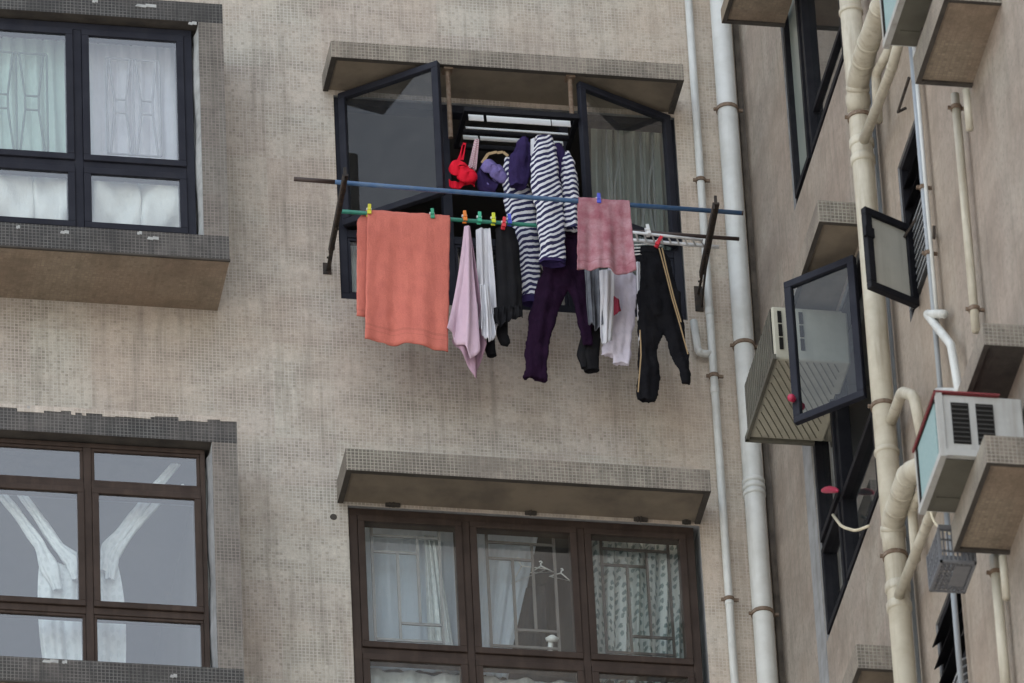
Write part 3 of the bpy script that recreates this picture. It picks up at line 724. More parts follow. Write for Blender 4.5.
tag(sheet('curtain', M['cur_green'], [(-40, 22), (70, 30)], [(-36, 166), (74, 174)], -.22, nf=8, amp=.02, grow=.2, seed=1), 'pale green pleated curtain in the upper left bay, left of its mullion', 'curtain')
tag(sheet('curtain', M['cur_lilac'], [(86, 28), (196, 36)], [(88, 170), (198, 180)], -.22, nf=7, amp=.014, grow=.2, seed=2), 'lilac white curtain in the upper left bay, right of its mullion', 'curtain')
def bedding(l, r_, t, bt, label, seed):
    mb = MB(); nu, nv = 44, 26
    c = at((l+r_)/2, (t+bt)/2, -.22)
    x0, x1 = at(l, t, -.22).x, at(r_, t, -.22).x; z1, z0 = at(l, t, -.22).z, at(l, bt, -.22).z
    def P(i, j):
        u, v = i/nu, j/nv; h = 2*PI*v
        ex = (1-abs(2*u-1)**16)**.5 if 0 < u < 1 else 0
        rr = ex*(1+.13*math.sin(5*u+seed+2*h)+.10*math.sin(8*u-3*h+seed)+.05*math.sin(13*u+4*h+seed))
        return Vector((x0+(x1-x0)*u, -.22+.11*rr*math.cos(h), (z0+z1)/2+(z1-z0)/2*(rr*math.sin(h)+.05*math.sin(4*u+seed)+.03*math.sin(13*u+seed))))
    mb.grid(P, nu, nv); tag(mb.build('bedding', M['bedding'], None, smooth=True), label, 'bedding')
bedding(-30, 34, 170, 240, 'white folded bedding in the upper left bay, touching the left picture edge', 1)
bedding(30, 80, 174, 242, 'white bunched bedding in the upper left bay, just left of the dark mullion', 4)
bedding(88, 140, 178, 244, 'white rumpled pillow in the upper left bay, just right of the dark mullion', 2)
bedding(136, 196, 180, 246, 'smooth white bedding in the upper left bay, at the right end of its lower row', 6)
# knotted curtain in the lower left bay
t = thing('curtain', at(82, 680, -.2), 'white knotted curtain spread in a Y shape behind the lower left bay window', 'curtain')
sheet('drop', M['white_print'], [(42, 552), (52, 560), (66, 566), (80, 568), (96, 564), (112, 546)], [(48, 690), (84, 694), (124, 690)], -.21, nf=3.4, amp=.022, nu=70, seed=2, grow=.92, parent=t, mid=[(38, 606), (124, 606)])
for sd_, pts in enumerate(([(-6, 486, 5), (16, 512, 5), (40, 545, 6), (50, 568, 9), (58, 590, 5)], [(14, 484, 4), (36, 514, 5), (58, 546, 6), (74, 562, 9), (78, 580, 6)], [(178, 462, 4), (152, 492, 5), (126, 528, 6), (110, 548, 8), (104, 572, 5)], [(184, 486, 2.5), (160, 500, 3.5), (132, 530, 4), (112, 556, 7), (110, 580, 5)])):
    mb = MB(); loft(mb, pts, -.235, .35, .4, seed=sd_+4, kw=5); mb.build('gathered_strand', M['white_print'], t, smooth=True)
# lower centre window
tag(sheet('blind', M['sheer'], [(352, 512), (470, 520)], [(358, 668), (472, 674)], .22, nf=5, amp=.008, grow=.1, seed=1), 'blue grey blind behind the left pane of the lower centre window', 'blind')
tag(sheet('curtain', M['white_print'], [(424, 536), (436, 537)], [(430, 668), (458, 670)], .16, nf=3, amp=.012, grow=.3, seed=3), 'narrow white curtain gathered behind the left pane of the lower centre window', 'curtain')
tag(sheet('blind', M['sheer'], [(466, 520), (540, 526)], [(470, 674), (508, 678)], .24, nf=4, amp=.008, grow=.1, seed=2), 'blue grey blind behind the middle pane, ending at its dark gap', 'blind')
tag(sheet('curtain', M['leaf'], [(582, 524), (706, 532)], [(586, 680), (706, 686)], .18, nf=9, amp=.028, grow=.2, seed=5, nu=90), 'pale leaf print curtain behind the right pane of the lower centre window', 'curtain')
tag(sheet('curtain', M['white_print'], [(352, 668), (580, 684)], [(354, 716), (580, 728)], .14, nf=6, amp=.02, grow=.2, seed=7, nu=80), 'faded white curtain showing in the lowest row of the lower centre window', 'curtain')
tag(sheet('curtain', M['cur_dim'], [(590, 95), (676, 104)], [(596, 300), (684, 308)], .2, nf=7, amp=.03, grow=.2, seed=3, nu=80), 'pale grey green curtain behind the open right casement above the laundry', 'curtain')
tag(sheet('curtain', M['cur_green'], [(338, 232), (362, 234)], [(342, 306), (364, 308)], .16, nf=2, amp=.02, grow=.2, seed=4), 'pale curtain showing left of the coral towel behind the small lower pane', 'curtain')
M['whitewire'] = plain('white_plastic', (.75,.75,.74), None, rough=.5)
def wire_hanger(px, py, Y, sc, label, rot=0, mat=None, group=None):
    mb = MB(); p = at(px, py, Y); ca, sa = math.cos(rot), math.sin(rot)
    def q(x, z): return p+Vector(((x*ca-z*sa)*sc, 0, (x*sa+z*ca)*sc))
    mb.tube([q(0, 0), q(-.2, -.13), q(.2, -.13), q(0, 0), q(0, .05), q(.03, .075), q(.01, .10), q(-.02, .09)], .0045, 6)
    tag(mb.build('coat_hanger', mat or M['whitewire'], None, smooth=True), label, 'hanger', group)
wire_hanger(522, 566, .16, .55, 'white wire hanger tilted behind the middle pane of the lower centre window', .5)
wire_hanger(541, 566, .15, .30, 'small white hanger hanging near the upright bar in the middle lower pane', .1)
wire_hanger(561, 573, .15, .28, 'small white hanger in the dark right half of the middle lower pane', -.2)
mb = MB(); p = at(552, 645, .12)
mb.tube([p+Vector((0, 0, .02)), p+Vector((0, -.01, .035)), p+Vector((0, -.012, .05))], [.03, .036, .012], 12); mb.tube([p+Vector((-.005, 0, .02)), p+Vector((-.012, 0, -.04))], .014, 8)
tag(mb.build('hand_fan', M['whitewire'], None, smooth=True), 'small white hand fan at the foot of the middle lower pane', 'fan')

# ------------------------------------------------------------------ drying poles, brackets, rack
ZP = 28.412
def bracket(wall_x, end_x, label, zl, dz=0, wd=.030):
    t = thing('pole_bracket', (wall_x, 0, 28.30), label, 'bracket', 'iron brackets carrying the drying poles')
    a, e = Vector((wall_x, 0, ZP-.034)), Vector((end_x, -.86, ZP-.034-dz))
    mb = MB(); dv = (e-a); sdv = Vector((0, 0, 1)).cross(dv.normalized())
    mb.obox(a-sdv*.006, dv*.24, sdv*.012, Vector((0, 0, .010))); mb.obox(a+dv*.24-sdv*wd/2, dv*.76, sdv*wd, Vector((0, 0, .012))); mb.obox(a+dv*.24-sdv*wd/2+Vector((0, 0, -.03)), dv*.76, sdv*.010, Vector((0, 0, .0295)))
    for k in range(9):                         # rust lumps and pole stops
        p = a+dv*(.12+.1*k); mb.obox(p+Vector((-.012, -.012, .0125)), (.022+.01*(k % 2), 0, 0), (0, .015+.01*(k % 3), 0), (0, 0, .004+.008*(k % 3 == 1)))
    mb.build('arm', M['iron'], t)
    mb = MB(); mb.bar(a+dv*.50+Vector((0, 0, -.02)), (wall_x+.012, -.01, zl+.03), .014, .010, up=(1, 0, 0)); mb.build('stay', M['iron'], t)
    mb = MB(); mb.box(wall_x-.022, wall_x+.022, -.008, 0, zl, 28.43); mb.build('wall_plate', M['iron'], t)
    mb = MB(); mb.bar(a+dv*.985, a+dv*.985+Vector((0, 0, .06)), .014, .014); mb.bar(a+dv*.80, a+dv*.80+Vector((0, 0, .05)), .012, .012); mb.build('stop_pin', M['iron'], t)
bracket(-.975, -1.008, 'rusty iron bracket at the left end of the drying poles', 28.36)
bracket(1.022, .955, 'rusty iron bracket at the right end of the drying poles, beside the thin pipe', 28.27, .028, .036)
def pole(name, p, q, r, mat, ends, label):
    t = thing(name, p, label, 'pole')
    p, q = Vector(p), Vector(q); mb = MB(); d = q-p
    mb.tube([p+d*ends[0], p+d*.3+Vector((0, 0, -.003)), p+d*.6+Vector((0, 0, -.004)), p+d*(1-ends[1])], r, 12); mb.build('shaft', mat, t, smooth=True)
    if ends[0]: mb = MB(); mb.tube([p, p+d*ends[0]], r*.98, 12); mb.build('end_cap', M['darkpole'], t, smooth=True)
    mb = MB(); mb.tube([p+d*(1-ends[1]), q], r*.98, 12); mb.build('end_cap', M['darkpole'], t, smooth=True)
BL0, BL1 = Vector((-1.261, -.75, ZP+.006)), Vector((1.122, -.75, ZP-.028))
pole('drying_pole', BL0, BL1, .0125, M['bluepole'], (.09, .004), 'long blue drying pole across the window, nearest the viewer')
GY = -.42
GR0, GR1 = at(336, 211, GY), at(739, 239, GY)
pole('drying_pole', GR0, GR1, .011, M['greenpole'], (0, .30), 'green drying pole with a dark right end, behind the blue one')
def onblue(px): 
    p = at(px, 200, -.75); k = (p.x-BL0.x)/(BL1.x-BL0.x); return BL0.lerp(BL1, k)
def ongreen(px):
    p = at(px, 225, GY); k = (p.x-GR0.x)/(GR1.x-GR0.x); return GR0.lerp(GR1, k)

# hanging rack under the canopy
t = thing('drying_rack', (0, -.30, 29.25), 'black framed hanging rack with white slats under the upper canopy', 'drying rack')
rz = at(520, 114, -.27).z
x0, x1 = at(464, 112, -.27).x, at(579, 120, -.27).x
mb = MB(); mb.box(x0, x1, -.285, -.262, rz-.014, rz+.016); mb.box(x0, x1, .04, .062, rz-.014, rz+.012)
mb.box(x0, x0+.022, -.262, .04, rz-.012, rz+.012); mb.box(x1-.022, x1, -.262, .04, rz-.012, rz+.012); mb.box(x0+.022, x1-.022, -.09, -.07, rz-.012, rz+.01); mb.build('frame', M['blackframe'], t)
M['slat'] = plain('white_slat', (.86,.88,.88), (.80,.82,.82), scale=10, rough=.5)
for ya, ha, segs in ((-.225, .046, ((.02, .16), (.19, .79), (.80, .975))), (-.13, .020, ((.02, .98),)), (-.045, .034, ((.02, .16), (.18, .60), (.80, .96)))):
    for u0, u1 in segs:
        mb = MB(); xa_, xb_ = lerp(x0+.022, x1-.022, u0), lerp(x0+.022, x1-.022, u1)
        mb.obox((xa_, ya, rz-ha*.6), (xb_-xa_, 0, 0), (0, .006, 0), (0, .012, ha)); mb.build('slat', M['slat'], t)
for px in (449, 571):
    mb = MB(); xr_ = at(px, 100, -.26).x; mb.tube([(xr_, -.26, rz+.01 if px > 500 else rz-.18), (xr_, -.26, 29.57)], .013, 10); mb.box(xr_-.025, xr_+.025, -.29, -.23, 29.555, 29.58); mb.build('hanging_rod', M['rust'], t, smooth=False)

# clip hanger of aluminium
t = thing('clip_hanger', at(675, 240, -.44), 'silver ladder shaped clip hanger beside the right bracket', 'hanger')
a0, a1, b0, b1 = at(630, 232, -.47), at(703, 240, -.47), at(632, 240, -.40), at(719, 247, -.40)
mb = MB(); mb.tube([a0, a1], .008, 8); mb.tube([b0, b1], .010, 8); mb.build('rail', M['silver'], t, smooth=True)
for k in range(9):
    u = .08+.11*k; mb = MB(); mb.bar(a0.lerp(a1, u), b0.lerp(b1, u*.86), .015, .008); mb.build('crossbar', M['silver'], t)
mb = MB()
for k in range(4): mb.tube([at(634, 245+3.2*k, -.41), at(648, 244+3.2*k, -.41), at(662, 246+2.8*k, -.41)], .004, 6)
tag(mb.build('coat_hanger', M['whitewire'], None, smooth=True), 'white ribbed hanger just right of the pink towel', 'hanger')

# ------------------------------------------------------------------ the laundry
M['coral'] = terry('coral_terry', (.63,.195,.150), (.54,.16,.128), [(.03, .045), (1.44, 1.455), (1.475, 1.48)])
M['pinktowel'] = terry('worn_pink_terry', (.33,.125,.155), (.52,.33,.36), [(.83, .835)])
M['lilac'] = cloth('lilac_cloth', (.62,.46,.55), (.50,.36,.45), blotch=.3, trans=.15)
M['lilac_shade'] = cloth('lilac_cloth_shaded', (.46,.30,.38), (.38,.25,.32), blotch=.4, trans=.1)  # same lilac cloth, the shade of the under-fold put into its colour
M['white'] = cloth('white_cotton', (.66,.66,.70), (.54,.54,.58), blotch=.3, trans=.15)
M['palelilac'] = cloth('pale_lilac_jersey', (.62,.58,.66), (.50,.46,.55), blotch=.4, trans=.12)
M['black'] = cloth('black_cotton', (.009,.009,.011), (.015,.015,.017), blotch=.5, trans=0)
M['charcoal'] = cloth('charcoal_jersey', (.013,.013,.015), (.020,.019,.020), blotch=.5, trans=0)
M['purple'] = cloth('dark_purple_jersey', (.017,.007,.020), (.010,.005,.013), blotch=.6, trans=0)
M['violet'] = cloth('violet_knit', (.032,.022,.075), (.02,.014,.045), blotch=.6, trans=0)
M['lavender'] = cloth('lavender_satin', (.17,.14,.33), (.06,.05,.14), blotch=.6, trans=0, rough=.5)
M['grey'] = cloth('grey_denim', (.15,.16,.185), (.07,.075,.09), blotch=.6, trans=0)
M['redcloth'] = cloth('red_satin', (.66,.015,.035), (.50,.01,.03), blotch=.4, trans=.05, rough=.6)
M['maroon'] = cloth('maroon_cloth', (.20,.03,.05), None, trans=0)
M['tan'] = cloth('tan_tape', (.36,.26,.15), None, trans=0)
M['stripe'] = striped('navy_white_stripe', (.66,.66,.70), (.035,.035,.085), pitch=.034, duty=.46)
M['pinkstripe'] = striped('pink_white_stripe', (.66,.60,.62), (.42,.16,.20), pitch=.012, duty=.5)

tag(sheet('reflection_sheet', M['black'], [(526, 588), (546, 584)], [(510, 660), (548, 664)], .20, nf=1.5, amp=.01, seed=1), 'added black sheet imitating a dark reflection in the middle lower pane', 'reflection stand-in')  # black sheet standing in for the dark block reflected in the pane
o = drape('towel', M['coral'], ongreen(367.5), ongreen(450), .016, .83, .66, skewx=-.05, amp=.013, nf=1.6, seed=.6, bot=.03, flare=.0, shear=-.045); crease(o, .012); tag(o, 'large coral towel over the green pole', 'towel')
o = drape('towel', M['pinktowel'], onblue(578), onblue(629), .017, .455, .38, skewx=.0, amp=.018, nf=1.7, seed=2.2, flare=.035, shear=-.012); crease(o, .014); tag(o, 'small worn pink towel over the blue pole', 'towel')
t = thing('washcloth', at(467, 228, -.43), 'lilac cloth hanging to a point from an orange peg', 'cloth')
sheet('front_fold', M['lilac'], [(464.5, 226), (470, 226)], [(447, 328), (453, 331), (457, 343), (464, 347), (470, 360), (477, 356), (480, 352)], -.45, nf=.9, amp=.03, nu=60, nv=40, seed=1.1, grow=.9, parent=t, mid=[(457.5, 280), (475, 282)])
sheet('back_fold', M['lilac_shade'], [(466, 230), (470, 230)], [(453, 338), (461, 356), (470, 371), (476, 379), (478, 366), (482, 358), (486, 345)], -.41, nf=1.2, amp=.03, nu=60, nv=40, seed=2.6, grow=.9, parent=t, mid=[(462, 286), (478, 284)])
t = thing('shirt', at(485, 230, -.41), 'crumpled white shirt hanging between the lilac cloth and the black skirt', 'shirt')
sheet('shirt_body', M['white'], [(476, 230), (482, 228), (490, 229)], [(478, 322), (486, 340), (492, 332), (498, 325)], -.41, nf=1.3, amp=.022, seed=2, parent=t)
sheet('sleeve', M['white'], [(480, 285), (489, 285)], [(481, 330), (488, 343), (495, 336)], -.46, nf=1.6, amp=.02, seed=5, parent=t, side=1)
t = thing('skirt', at(505, 230, -.40), 'black skirt with a frilled hem on the green pole', 'skirt')
mb = MB(); loft(mb, [(505, 229, 10), (507, 245, 11.5), (508, 275, 13), (509, 303, 14), (508, 314, 14)], -.40, .35, .25, seed=4, kw=6); mb.build('panel', M['charcoal'], t, smooth=True)
sheet('frill', M['charcoal'], [(494, 308), (522, 306)], [(494, 322), (500, 327), (507, 322), (515, 318), (523, 316)], -.44, nf=4, amp=.012, seed=2, parent=t, grow=.4)
def sock(rings, Y, mat, label, seed, group=None):
    mb = MB(); loft(mb, rings, Y, .5, .15, seed=seed, n=16); tag(mb.build('sock', mat, None, smooth=True), label, 'sock', group)
sock([(503, 322, 5), (502, 334, 6), (505, 342, 6), (509, 341, 3)], -.36, M['charcoal'], 'dark sock with its toe turned right below the black skirt', 1)
sock([(491, 338, 4), (490, 348, 5.5), (492, 356, 5)], -.36, M['black'], 'black sock hanging under the crumpled white shirt', 2)
# striped pyjama tops
t = thing('striped_top', at(520, 165, -.30), 'navy striped top whose long sleeve hangs behind the green pole', 'striped top')
mb = MB(); loft(mb, [(507, 158, 2.5), (510, 172, 7), (516, 187, 13), (520, 203, 16.5), (524, 225, 15.5), (528, 250, 12.5), (530, 275, 10), (531, 298, 9.5)], -.31, .4, .2, seed=1, skew=.30); crease(mb.build('sleeve', M['stripe'], t, smooth=True), .02)
mb = MB(); loft(mb, [(531, 297, 9.8), (531.5, 304, 9.5)], -.31, .5, .1, seed=1, sub=3); mb.build('cuff', M['violet'], t, smooth=True)
t = thing('striped_top', at(550, 140, -.46), 'navy striped top hanging in front of the green pole, right of the other striped one', 'striped top')
mb = MB(); loft(mb, [(544, 137, 9), (545, 150, 12), (545, 170, 14.5), (547, 190, 15.5), (550, 212, 14.5), (552, 238, 13.5), (552.5, 261, 13.5)], -.49, .4, .18, seed=3, skew=.62); crease(mb.build('body', M['stripe'], t, smooth=True), .024)
mb = MB(); loft(mb, [(567, 152, 2.5), (568, 163, 6.5), (569.5, 180, 9), (571, 202, 9.5), (571.5, 229, 9)], -.47, .5, .18, seed=5, skew=.22); crease(mb.build('sleeve', M['stripe'], t, smooth=True), .02)
mb = MB(); loft(mb, [(558, 144, 4), (561, 160, 7), (562, 190, 8), (562, 225, 7)], -.44, .3, .15, seed=6); mb.build('side_panel', M['violet'], t, smooth=True)
mb = MB(); loft(mb, [(552.5, 261, 13.6), (552.5, 264, 13.4)], -.49, .42, .1, seed=3, sub=2); mb.build('hem', M['violet'], t, smooth=True)
t = thing('knit_top', at(522, 140, -.36), 'dark violet knit top hanging under the rack between the two striped tops', 'top')
mb = MB(); loft(mb, [(525, 138, 3.5), (524, 147, 8), (521, 160, 11), (519, 174, 11), (518, 187, 8)], -.40, .5, .3, seed=7, kw=4); crease(mb.build('knit_body', M['violet'], t, smooth=True), .03)
sheet('white_edge', M['white'], [(531, 139), (535, 138)], [(531, 166), (536, 162)], -.42, nf=1, amp=.008, parent=t)
# bras
def bra(px, py, Y, sc, mat, straps, strapmat, label, seed):
    t = thing('bra', at(px, py, Y), label, 'bra'); c = at(px, py, Y)
    for k, (dx, dz, r) in enumerate(((-.024, .022, .050), (.024, -.022, .054))):
        mb = MB(); nu, nv = 18, 12
        def P(i, j):
            h = 2*PI*i/nu; v = j/nv; rr = r*sc*math.sin(PI/2*v)*(1+.12*math.sin(2*h+seed+k)+.06*math.sin(3*h+2*seed)+.03*math.sin(7*h+5*v))
            return c+Vector((dx*sc+rr*math.cos(h), (-.030*math.cos(PI/2*v)-.005*math.sin(3*h+seed+k)*v-.004*math.sin(5*v+2*h))*sc-.01, dz*sc+rr*math.sin(h)*1.2))
        mb.grid(P, nu, nv); crease(mb.build('cup', mat, t, smooth=True, solid=.004), .02)
    mb = MB(); mb.grid(lambda i, j: c+Vector(((-.075+.15*i/20)*sc, .015+.006*math.sin(i), (-.085-.02*math.sin(i*.3)+.05*j/6)*sc)), 20, 6); mb.build('band', mat, t, smooth=True, solid=.003)
    for pts in straps:
        mb = MB(); P3 = [at(x, y, Y) for x, y in pts]
        for a, b_ in zip(P3, P3[1:]): mb.bar(a, b_, .016, .004)
        mb.build('strap', strapmat, t)
bra(462, 173, -.33, .92, M['redcloth'], [[(462, 160), (463.5, 150), (464.5, 143)], [(456, 165), (461, 155), (463.5, 145)]], M['redcloth'], 'bright red bra hanging from the left end of the rack', 1)
bra(494, 172, -.31, .85, M['lavender'], [[(482, 163), (488, 154), (497, 152)], [(497, 153), (503, 152), (508, 156)]], M['tan'], 'lavender bra with tan straps between the red bra and the violet top', 2)
sheet_ = sheet('camisole', M['pinkstripe'], [(475, 139), (479, 139)], [(468, 168), (476, 170)], -.30, nf=1.5, amp=.008); tag(sheet_, 'pink and white striped camisole strap just right of the red bra', 'camisole')
mb = MB(); loft(mb, [(482, 168, 3), (482, 176, 6), (486, 186, 9), (496, 190, 8)], -.28, .5, .25, seed=4); tag(mb.build('briefs', M['violet'], None, smooth=True), 'dark violet briefs bunched under the lavender bra', 'underwear')
# trousers
def trousers(label, mat, waist, legs, Y, seed, stripes=None):
    t = thing('trousers', at(waist[0][0], waist[0][1], Y), label, 'trousers')
    mb = MB(); loft(mb, waist, Y, .20, .3, seed=seed, kw=5)
    for k, l in enumerate(legs): loft(mb, l, Y-.004*k, .24, .42, seed=seed+1+k, kw=4)
    crease(fuse(mb.build('body', mat, t, smooth=True)), .015)
    x, y, hw = waist[0][:3]; mb = MB(); loft(mb, [(x, y-1, hw*1.02), (x+.2, y+5, hw*1.06)], Y, .24, .12, seed=seed, kw=5, sub=3); mb.build('waistband', mat, t, smooth=True)
    if stripes:
        for pts in stripes:
            mb = MB(); P3 = [at(x, y, Y-.055) for x, y in pts]
            for a, b_ in zip(P3, P3[1:]): mb.bar(a, b_, .0065, .003)
            mb.build('side_stripe', M['tan'], t)
trousers('dark purple trousers hanging behind the striped tops', M['purple'], [(566, 236, 22), (566, 250, 24), (566, 275, 23), (567, 290, 18)],
         [[(557, 270, 14), (550, 292, 14.5), (542, 320, 13), (537, 348, 11.5), (536, 368, 11.5), (535, 381, 12.5)], [(576, 268, 13), (580, 290, 11), (584, 315, 8.5), (587, 336, 7), (588, 346, 5)]], -.40, 3)
trousers('black track trousers with thin tan side stripes at the right end of the laundry', M['black'], [(652, 249, 12), (655, 262, 15.5), (658, 285, 19), (659, 305, 20), (659, 318, 17)],
         [[(650, 292, 12), (650, 330, 12.5), (647.5, 355, 9.5), (649, 375, 11.5), (647, 394, 10.5), (646, 402, 9)], [(668, 292, 13), (673, 325, 11.5), (679, 352, 9.5), (685, 372, 6.5), (686, 385, 4.5)]], -.43, 6,
         [[(659, 248), (665, 270), (672, 298), (680, 325), (688, 354)], [(662, 248), (667, 270), (674, 298), (681, 322)], [(640, 330), (641, 355), (638, 392)]])
t = trousers('pale lilac trousers under the small pink towel', M['palelilac'], [(619, 262, 11), (620, 275, 15), (620, 290, 15)],
         [[(613, 280, 9), (612, 310, 8.5), (611.5, 335, 9), (611, 357, 9.5)], [(628, 275, 10), (627, 305, 9.5), (624, 335, 9), (621, 366, 9.5)]], -.38, 9)
o = sheet('shirt', M['white'], [(599, 270), (614, 270)], [(602, 338), (606, 346), (614, 338)], -.47, nf=1.1, amp=.016, seed=1, side=1.2); tag(o, 'narrow white shirt in front of the pale lilac trousers', 'shirt')
o = sheet('denim_shorts', M['grey'], [(584, 262), (601, 264)], [(589, 322), (595, 328), (602, 326)], -.45, nf=1.6, amp=.02, seed=2); tag(o, 'faded grey denim leg between the purple trousers and the narrow white shirt', 'shorts')
sock([(592, 318, 9), (591, 338, 10), (588, 356, 11.5), (592, 371, 8)], -.35, M['charcoal'], 'long dark sock hanging below the faded grey denim', 3)
sock([(584, 345, 4), (583, 358, 4.5), (584, 368, 3)], -.37, M['charcoal'], 'short dark sock at the tip of the purple trouser leg', 4)
o = sheet('cloth_tag', M['maroon'], [(614, 296), (619, 300)], [(614, 315), (621, 311)], -.47, nf=1, amp=.006); tag(o, 'small maroon cloth between the white shirt and the lilac trousers', 'cloth')
o = sheet('shirt', M['white'], [(636, 262), (640, 262)], [(639, 345), (642, 368)], -.42, nf=1, amp=.01, seed=3); tag(o, 'thin white strip of cloth along the left edge of the black track trousers', 'cloth')
# pegs
def peg(p, col, label, tilt=0):
    t = thing('clothes_peg', p, label, 'clothes peg', 'plastic pegs on the drying poles')
    m = plain('peg_'+col[0], col[1], None, scale=30, rough=.4)
    ca = Vector((math.sin(tilt), 0, math.cos(tilt))); sd_ = Vector((ca.z, 0, -ca.x))
    for sgn in (-1, 1):
        mb = MB(); o = Vector(p)+Vector((0, sgn*.014-.004, 0))-ca*.022-sd_*.011
        mb.obox(o, sd_*.022, Vector((0, .008, 0)), ca*.022); mb.obox(o+ca*.022+sd_*.002+Vector((0, sgn*.003, 0)), sd_*.018, Vector((0, .008, 0)), ca*.038); mb.build('jaw', m, t, bevel=.002)
    mb = MB(); mb.tube([Vector(p)+ca*.016-sd_*.014, Vector(p)+ca*.016+sd_*.014], .007, 8); mb.build('spring', M['silver'], t)
for px, col, label in ((369, ('yellow', (.62,.58,.03)), 'yellow green peg at the left corner of the coral towel'), (432, ('green', (.03,.30,.16)), 'green peg near the right corner of the coral towel'), (464.5, ('orange', (.72,.20,.02)), 'orange peg holding the lilac cloth'),
                       (479, ('mint', (.05,.42,.25)), 'mint green peg at the left shoulder of the crumpled white shirt'), (493, ('lime', (.62,.66,.03)), 'lime yellow peg between the white shirt and the black skirt'), (509, ('blue', (.06,.09,.55)), 'blue peg on the green pole beside the striped sleeve'), (502.5, ('red', (.60,.03,.04)), 'red peg on the waist of the black skirt')):
    q = ongreen(px) + (Vector((0, 0, -.035)) if col[0] == 'red' else Vector((0, -.001, 0)))
    peg(q+Vector((0, -.012, 0)) if col[0] != 'red' else q+Vector((0, -.03, 0)), col, label, rnd.uniform(-.15, .15))
peg(onblue(598)+Vector((0, -.010, 0)), ('navy', (.07,.09,.55)), 'blue peg on top of the small pink towel')
peg(at(648, 232, -.47), ('white', (.75,.75,.75)), 'white peg on the silver clip hanger', -.15)
peg(at(658, 243, -.47), ('scarlet', (.62,.02,.04)), 'red peg on the waist of the black track trousers', .5)

# ------------------------------------------------------------------ pipes
def pipe(name, pts, r, mat, label, collars=(), clamps=(), rad=.06, cat='pipe', group=None, branches=(), clampmat=None):
    pts = [Vector(p) for p in pts]
    t = thing(name, pts[-1], label, cat, group)
    mb = MB(); mb.tube(bend(pts, rad), r, 18); mb.build('pipe_run', mat, t, smooth=True)
    for c, wd in collars:
        mb = MB(); c = Vector(c); h = wd/2
        mb.tube([c+Vector((0, 0, -h)), c+Vector((0, 0, -h+.008)), c+Vector((0, 0, -.004)), c+Vector((0, 0, .004)), c+Vector((0, 0, h-.008)), c+Vector((0, 0, h))], [r*1.02, r*1.14, r*1.14, r*1.14, r*1.14, r*1.02], 18); mb.build('collar', mat, t, smooth=True)
    for c in clamps:
        mb = MB(); c = Vector(c)
        mb.tube([c+Vector((0, 0, -.011)), c+Vector((0, 0, -.010)), c+Vector((0, 0, .010)), c+Vector((0, 0, .011))], [r*1.01, r+.007, r+.007, r*1.01], 18)
        mb.box(c.x-.012, c.x+.012, c.y, c.y+r+.06 if mat is M['pvc'] else c.y+r, c.z-.009, c.z+.009); mb.box(c.x-r-.02, c.x+r+.03, c.y-.006, c.y+.006, c.z-.008, c.z+.008)
        mb.build('clamp', clampmat or M['rust'], t)
    for bp, br in branches:
        bb = bend(bp, .09)
        for q in range(4, len(bb)-3, 5):
            mb = MB(); dd = (bb[q+1]-bb[q-1]).normalized(); mb.tube([bb[q]-dd*.012, bb[q]-dd*.011, bb[q]+dd*.011, bb[q]+dd*.012], [br*1.01, br*1.07, br*1.07, br*1.01], 18); mb.build('joint_ring', mat, t, smooth=True)
        mb = MB(); mb.tube(bend(bp, .09), br, 18); mb.build('branch', mat, t, smooth=True)
    return t
def vpipe(px, py, Y): 
    p = at(px, py, Y); return lambda z: Vector((p.x, Y, z))
# main wall
f = vpipe(711.5, 341, -.045); zf = lambda py, px=711, Y=-.045: at(px, py, Y).z
pipe('drainpipe', [f(33), f(22)], .021, M['pvc'], 'thin white drainpipe on the main wall with a stub elbow', collars=[(f(zf(312)), .05), (f(zf(390)), .05), (f(zf(602)), .03)], clamps=[f(zf(181)), f(zf(376)), f(zf(600, 735))],
     branches=[([f(zf(354))+Vector((0, 0, 0)), f(zf(354))+Vector((-.075, 0, 0)), f(zf(322))+Vector((-.09, 0, 0))], .020)])
f = vpipe(743.5, 341, -.085)
pipe('drainpipe', [f(33), f(22)], .054, M['pvc'], 'wide white downpipe in the corner of the main wall', collars=[(f(at(757, 483, -.085).z), .03), (f(at(757, 489, -.085).z), .03), (f(at(757, 495, -.085).z), .03)], clamps=[f(at(729, 110, -.085).z), f(at(743, 346, -.085).z), f(at(765, 614, -.085).z)])
# side wall soil stack with its branches
XP = XR-.10
p0 = ats(876, 320, XP); fy = lambda z: Vector((XP, p0.y, z))
sz = lambda px, py: ats(px, py, XP).z
def brn(pts, X): return [ats(x, y, X) for x, y in pts]
pipe('soil_stack', [fy(33), fy(22)], .055, M['oldpvc'], 'thick cream soil stack with wide curved branches on the side wall', rad=.1,
     collars=[(fy(sz(860, 95)), .06), (fy(sz(863, 140)), .05), (fy(sz(865, 155)), .05), (fy(sz(892, 535)), .06), (fy(sz(897, 590)), .05), (fy(sz(899, 608)), .05), (fy(sz(886, 455)), .03), (fy(sz(848, 22)), .03)],
     clamps=[fy(sz(859, 120)), fy(sz(882, 410)), fy(sz(894, 560))],
     branches=[([ats(896, -25, XP-.02), ats(881, 8, XP-.03), ats(866, 50, XP-.03), ats(857.5, 84, XP-.012), ats(858.5, 112, XP-.004)], .056), ([ats(934, 462, XP-.02), ats(908, 474, XP-.03), ats(900, 500, XP-.03), ats(892, 524, XP-.012), ats(894.5, 552, XP-.004)], .056),
               ([ats(905, 20, XP-.02), ats(892, 68, XP-.02), ats(864, 140, XP-.01)], .026), ([ats(942, 480, XP-.02), ats(928, 522, XP-.02), ats(899, 596, XP-.01)], .026)])
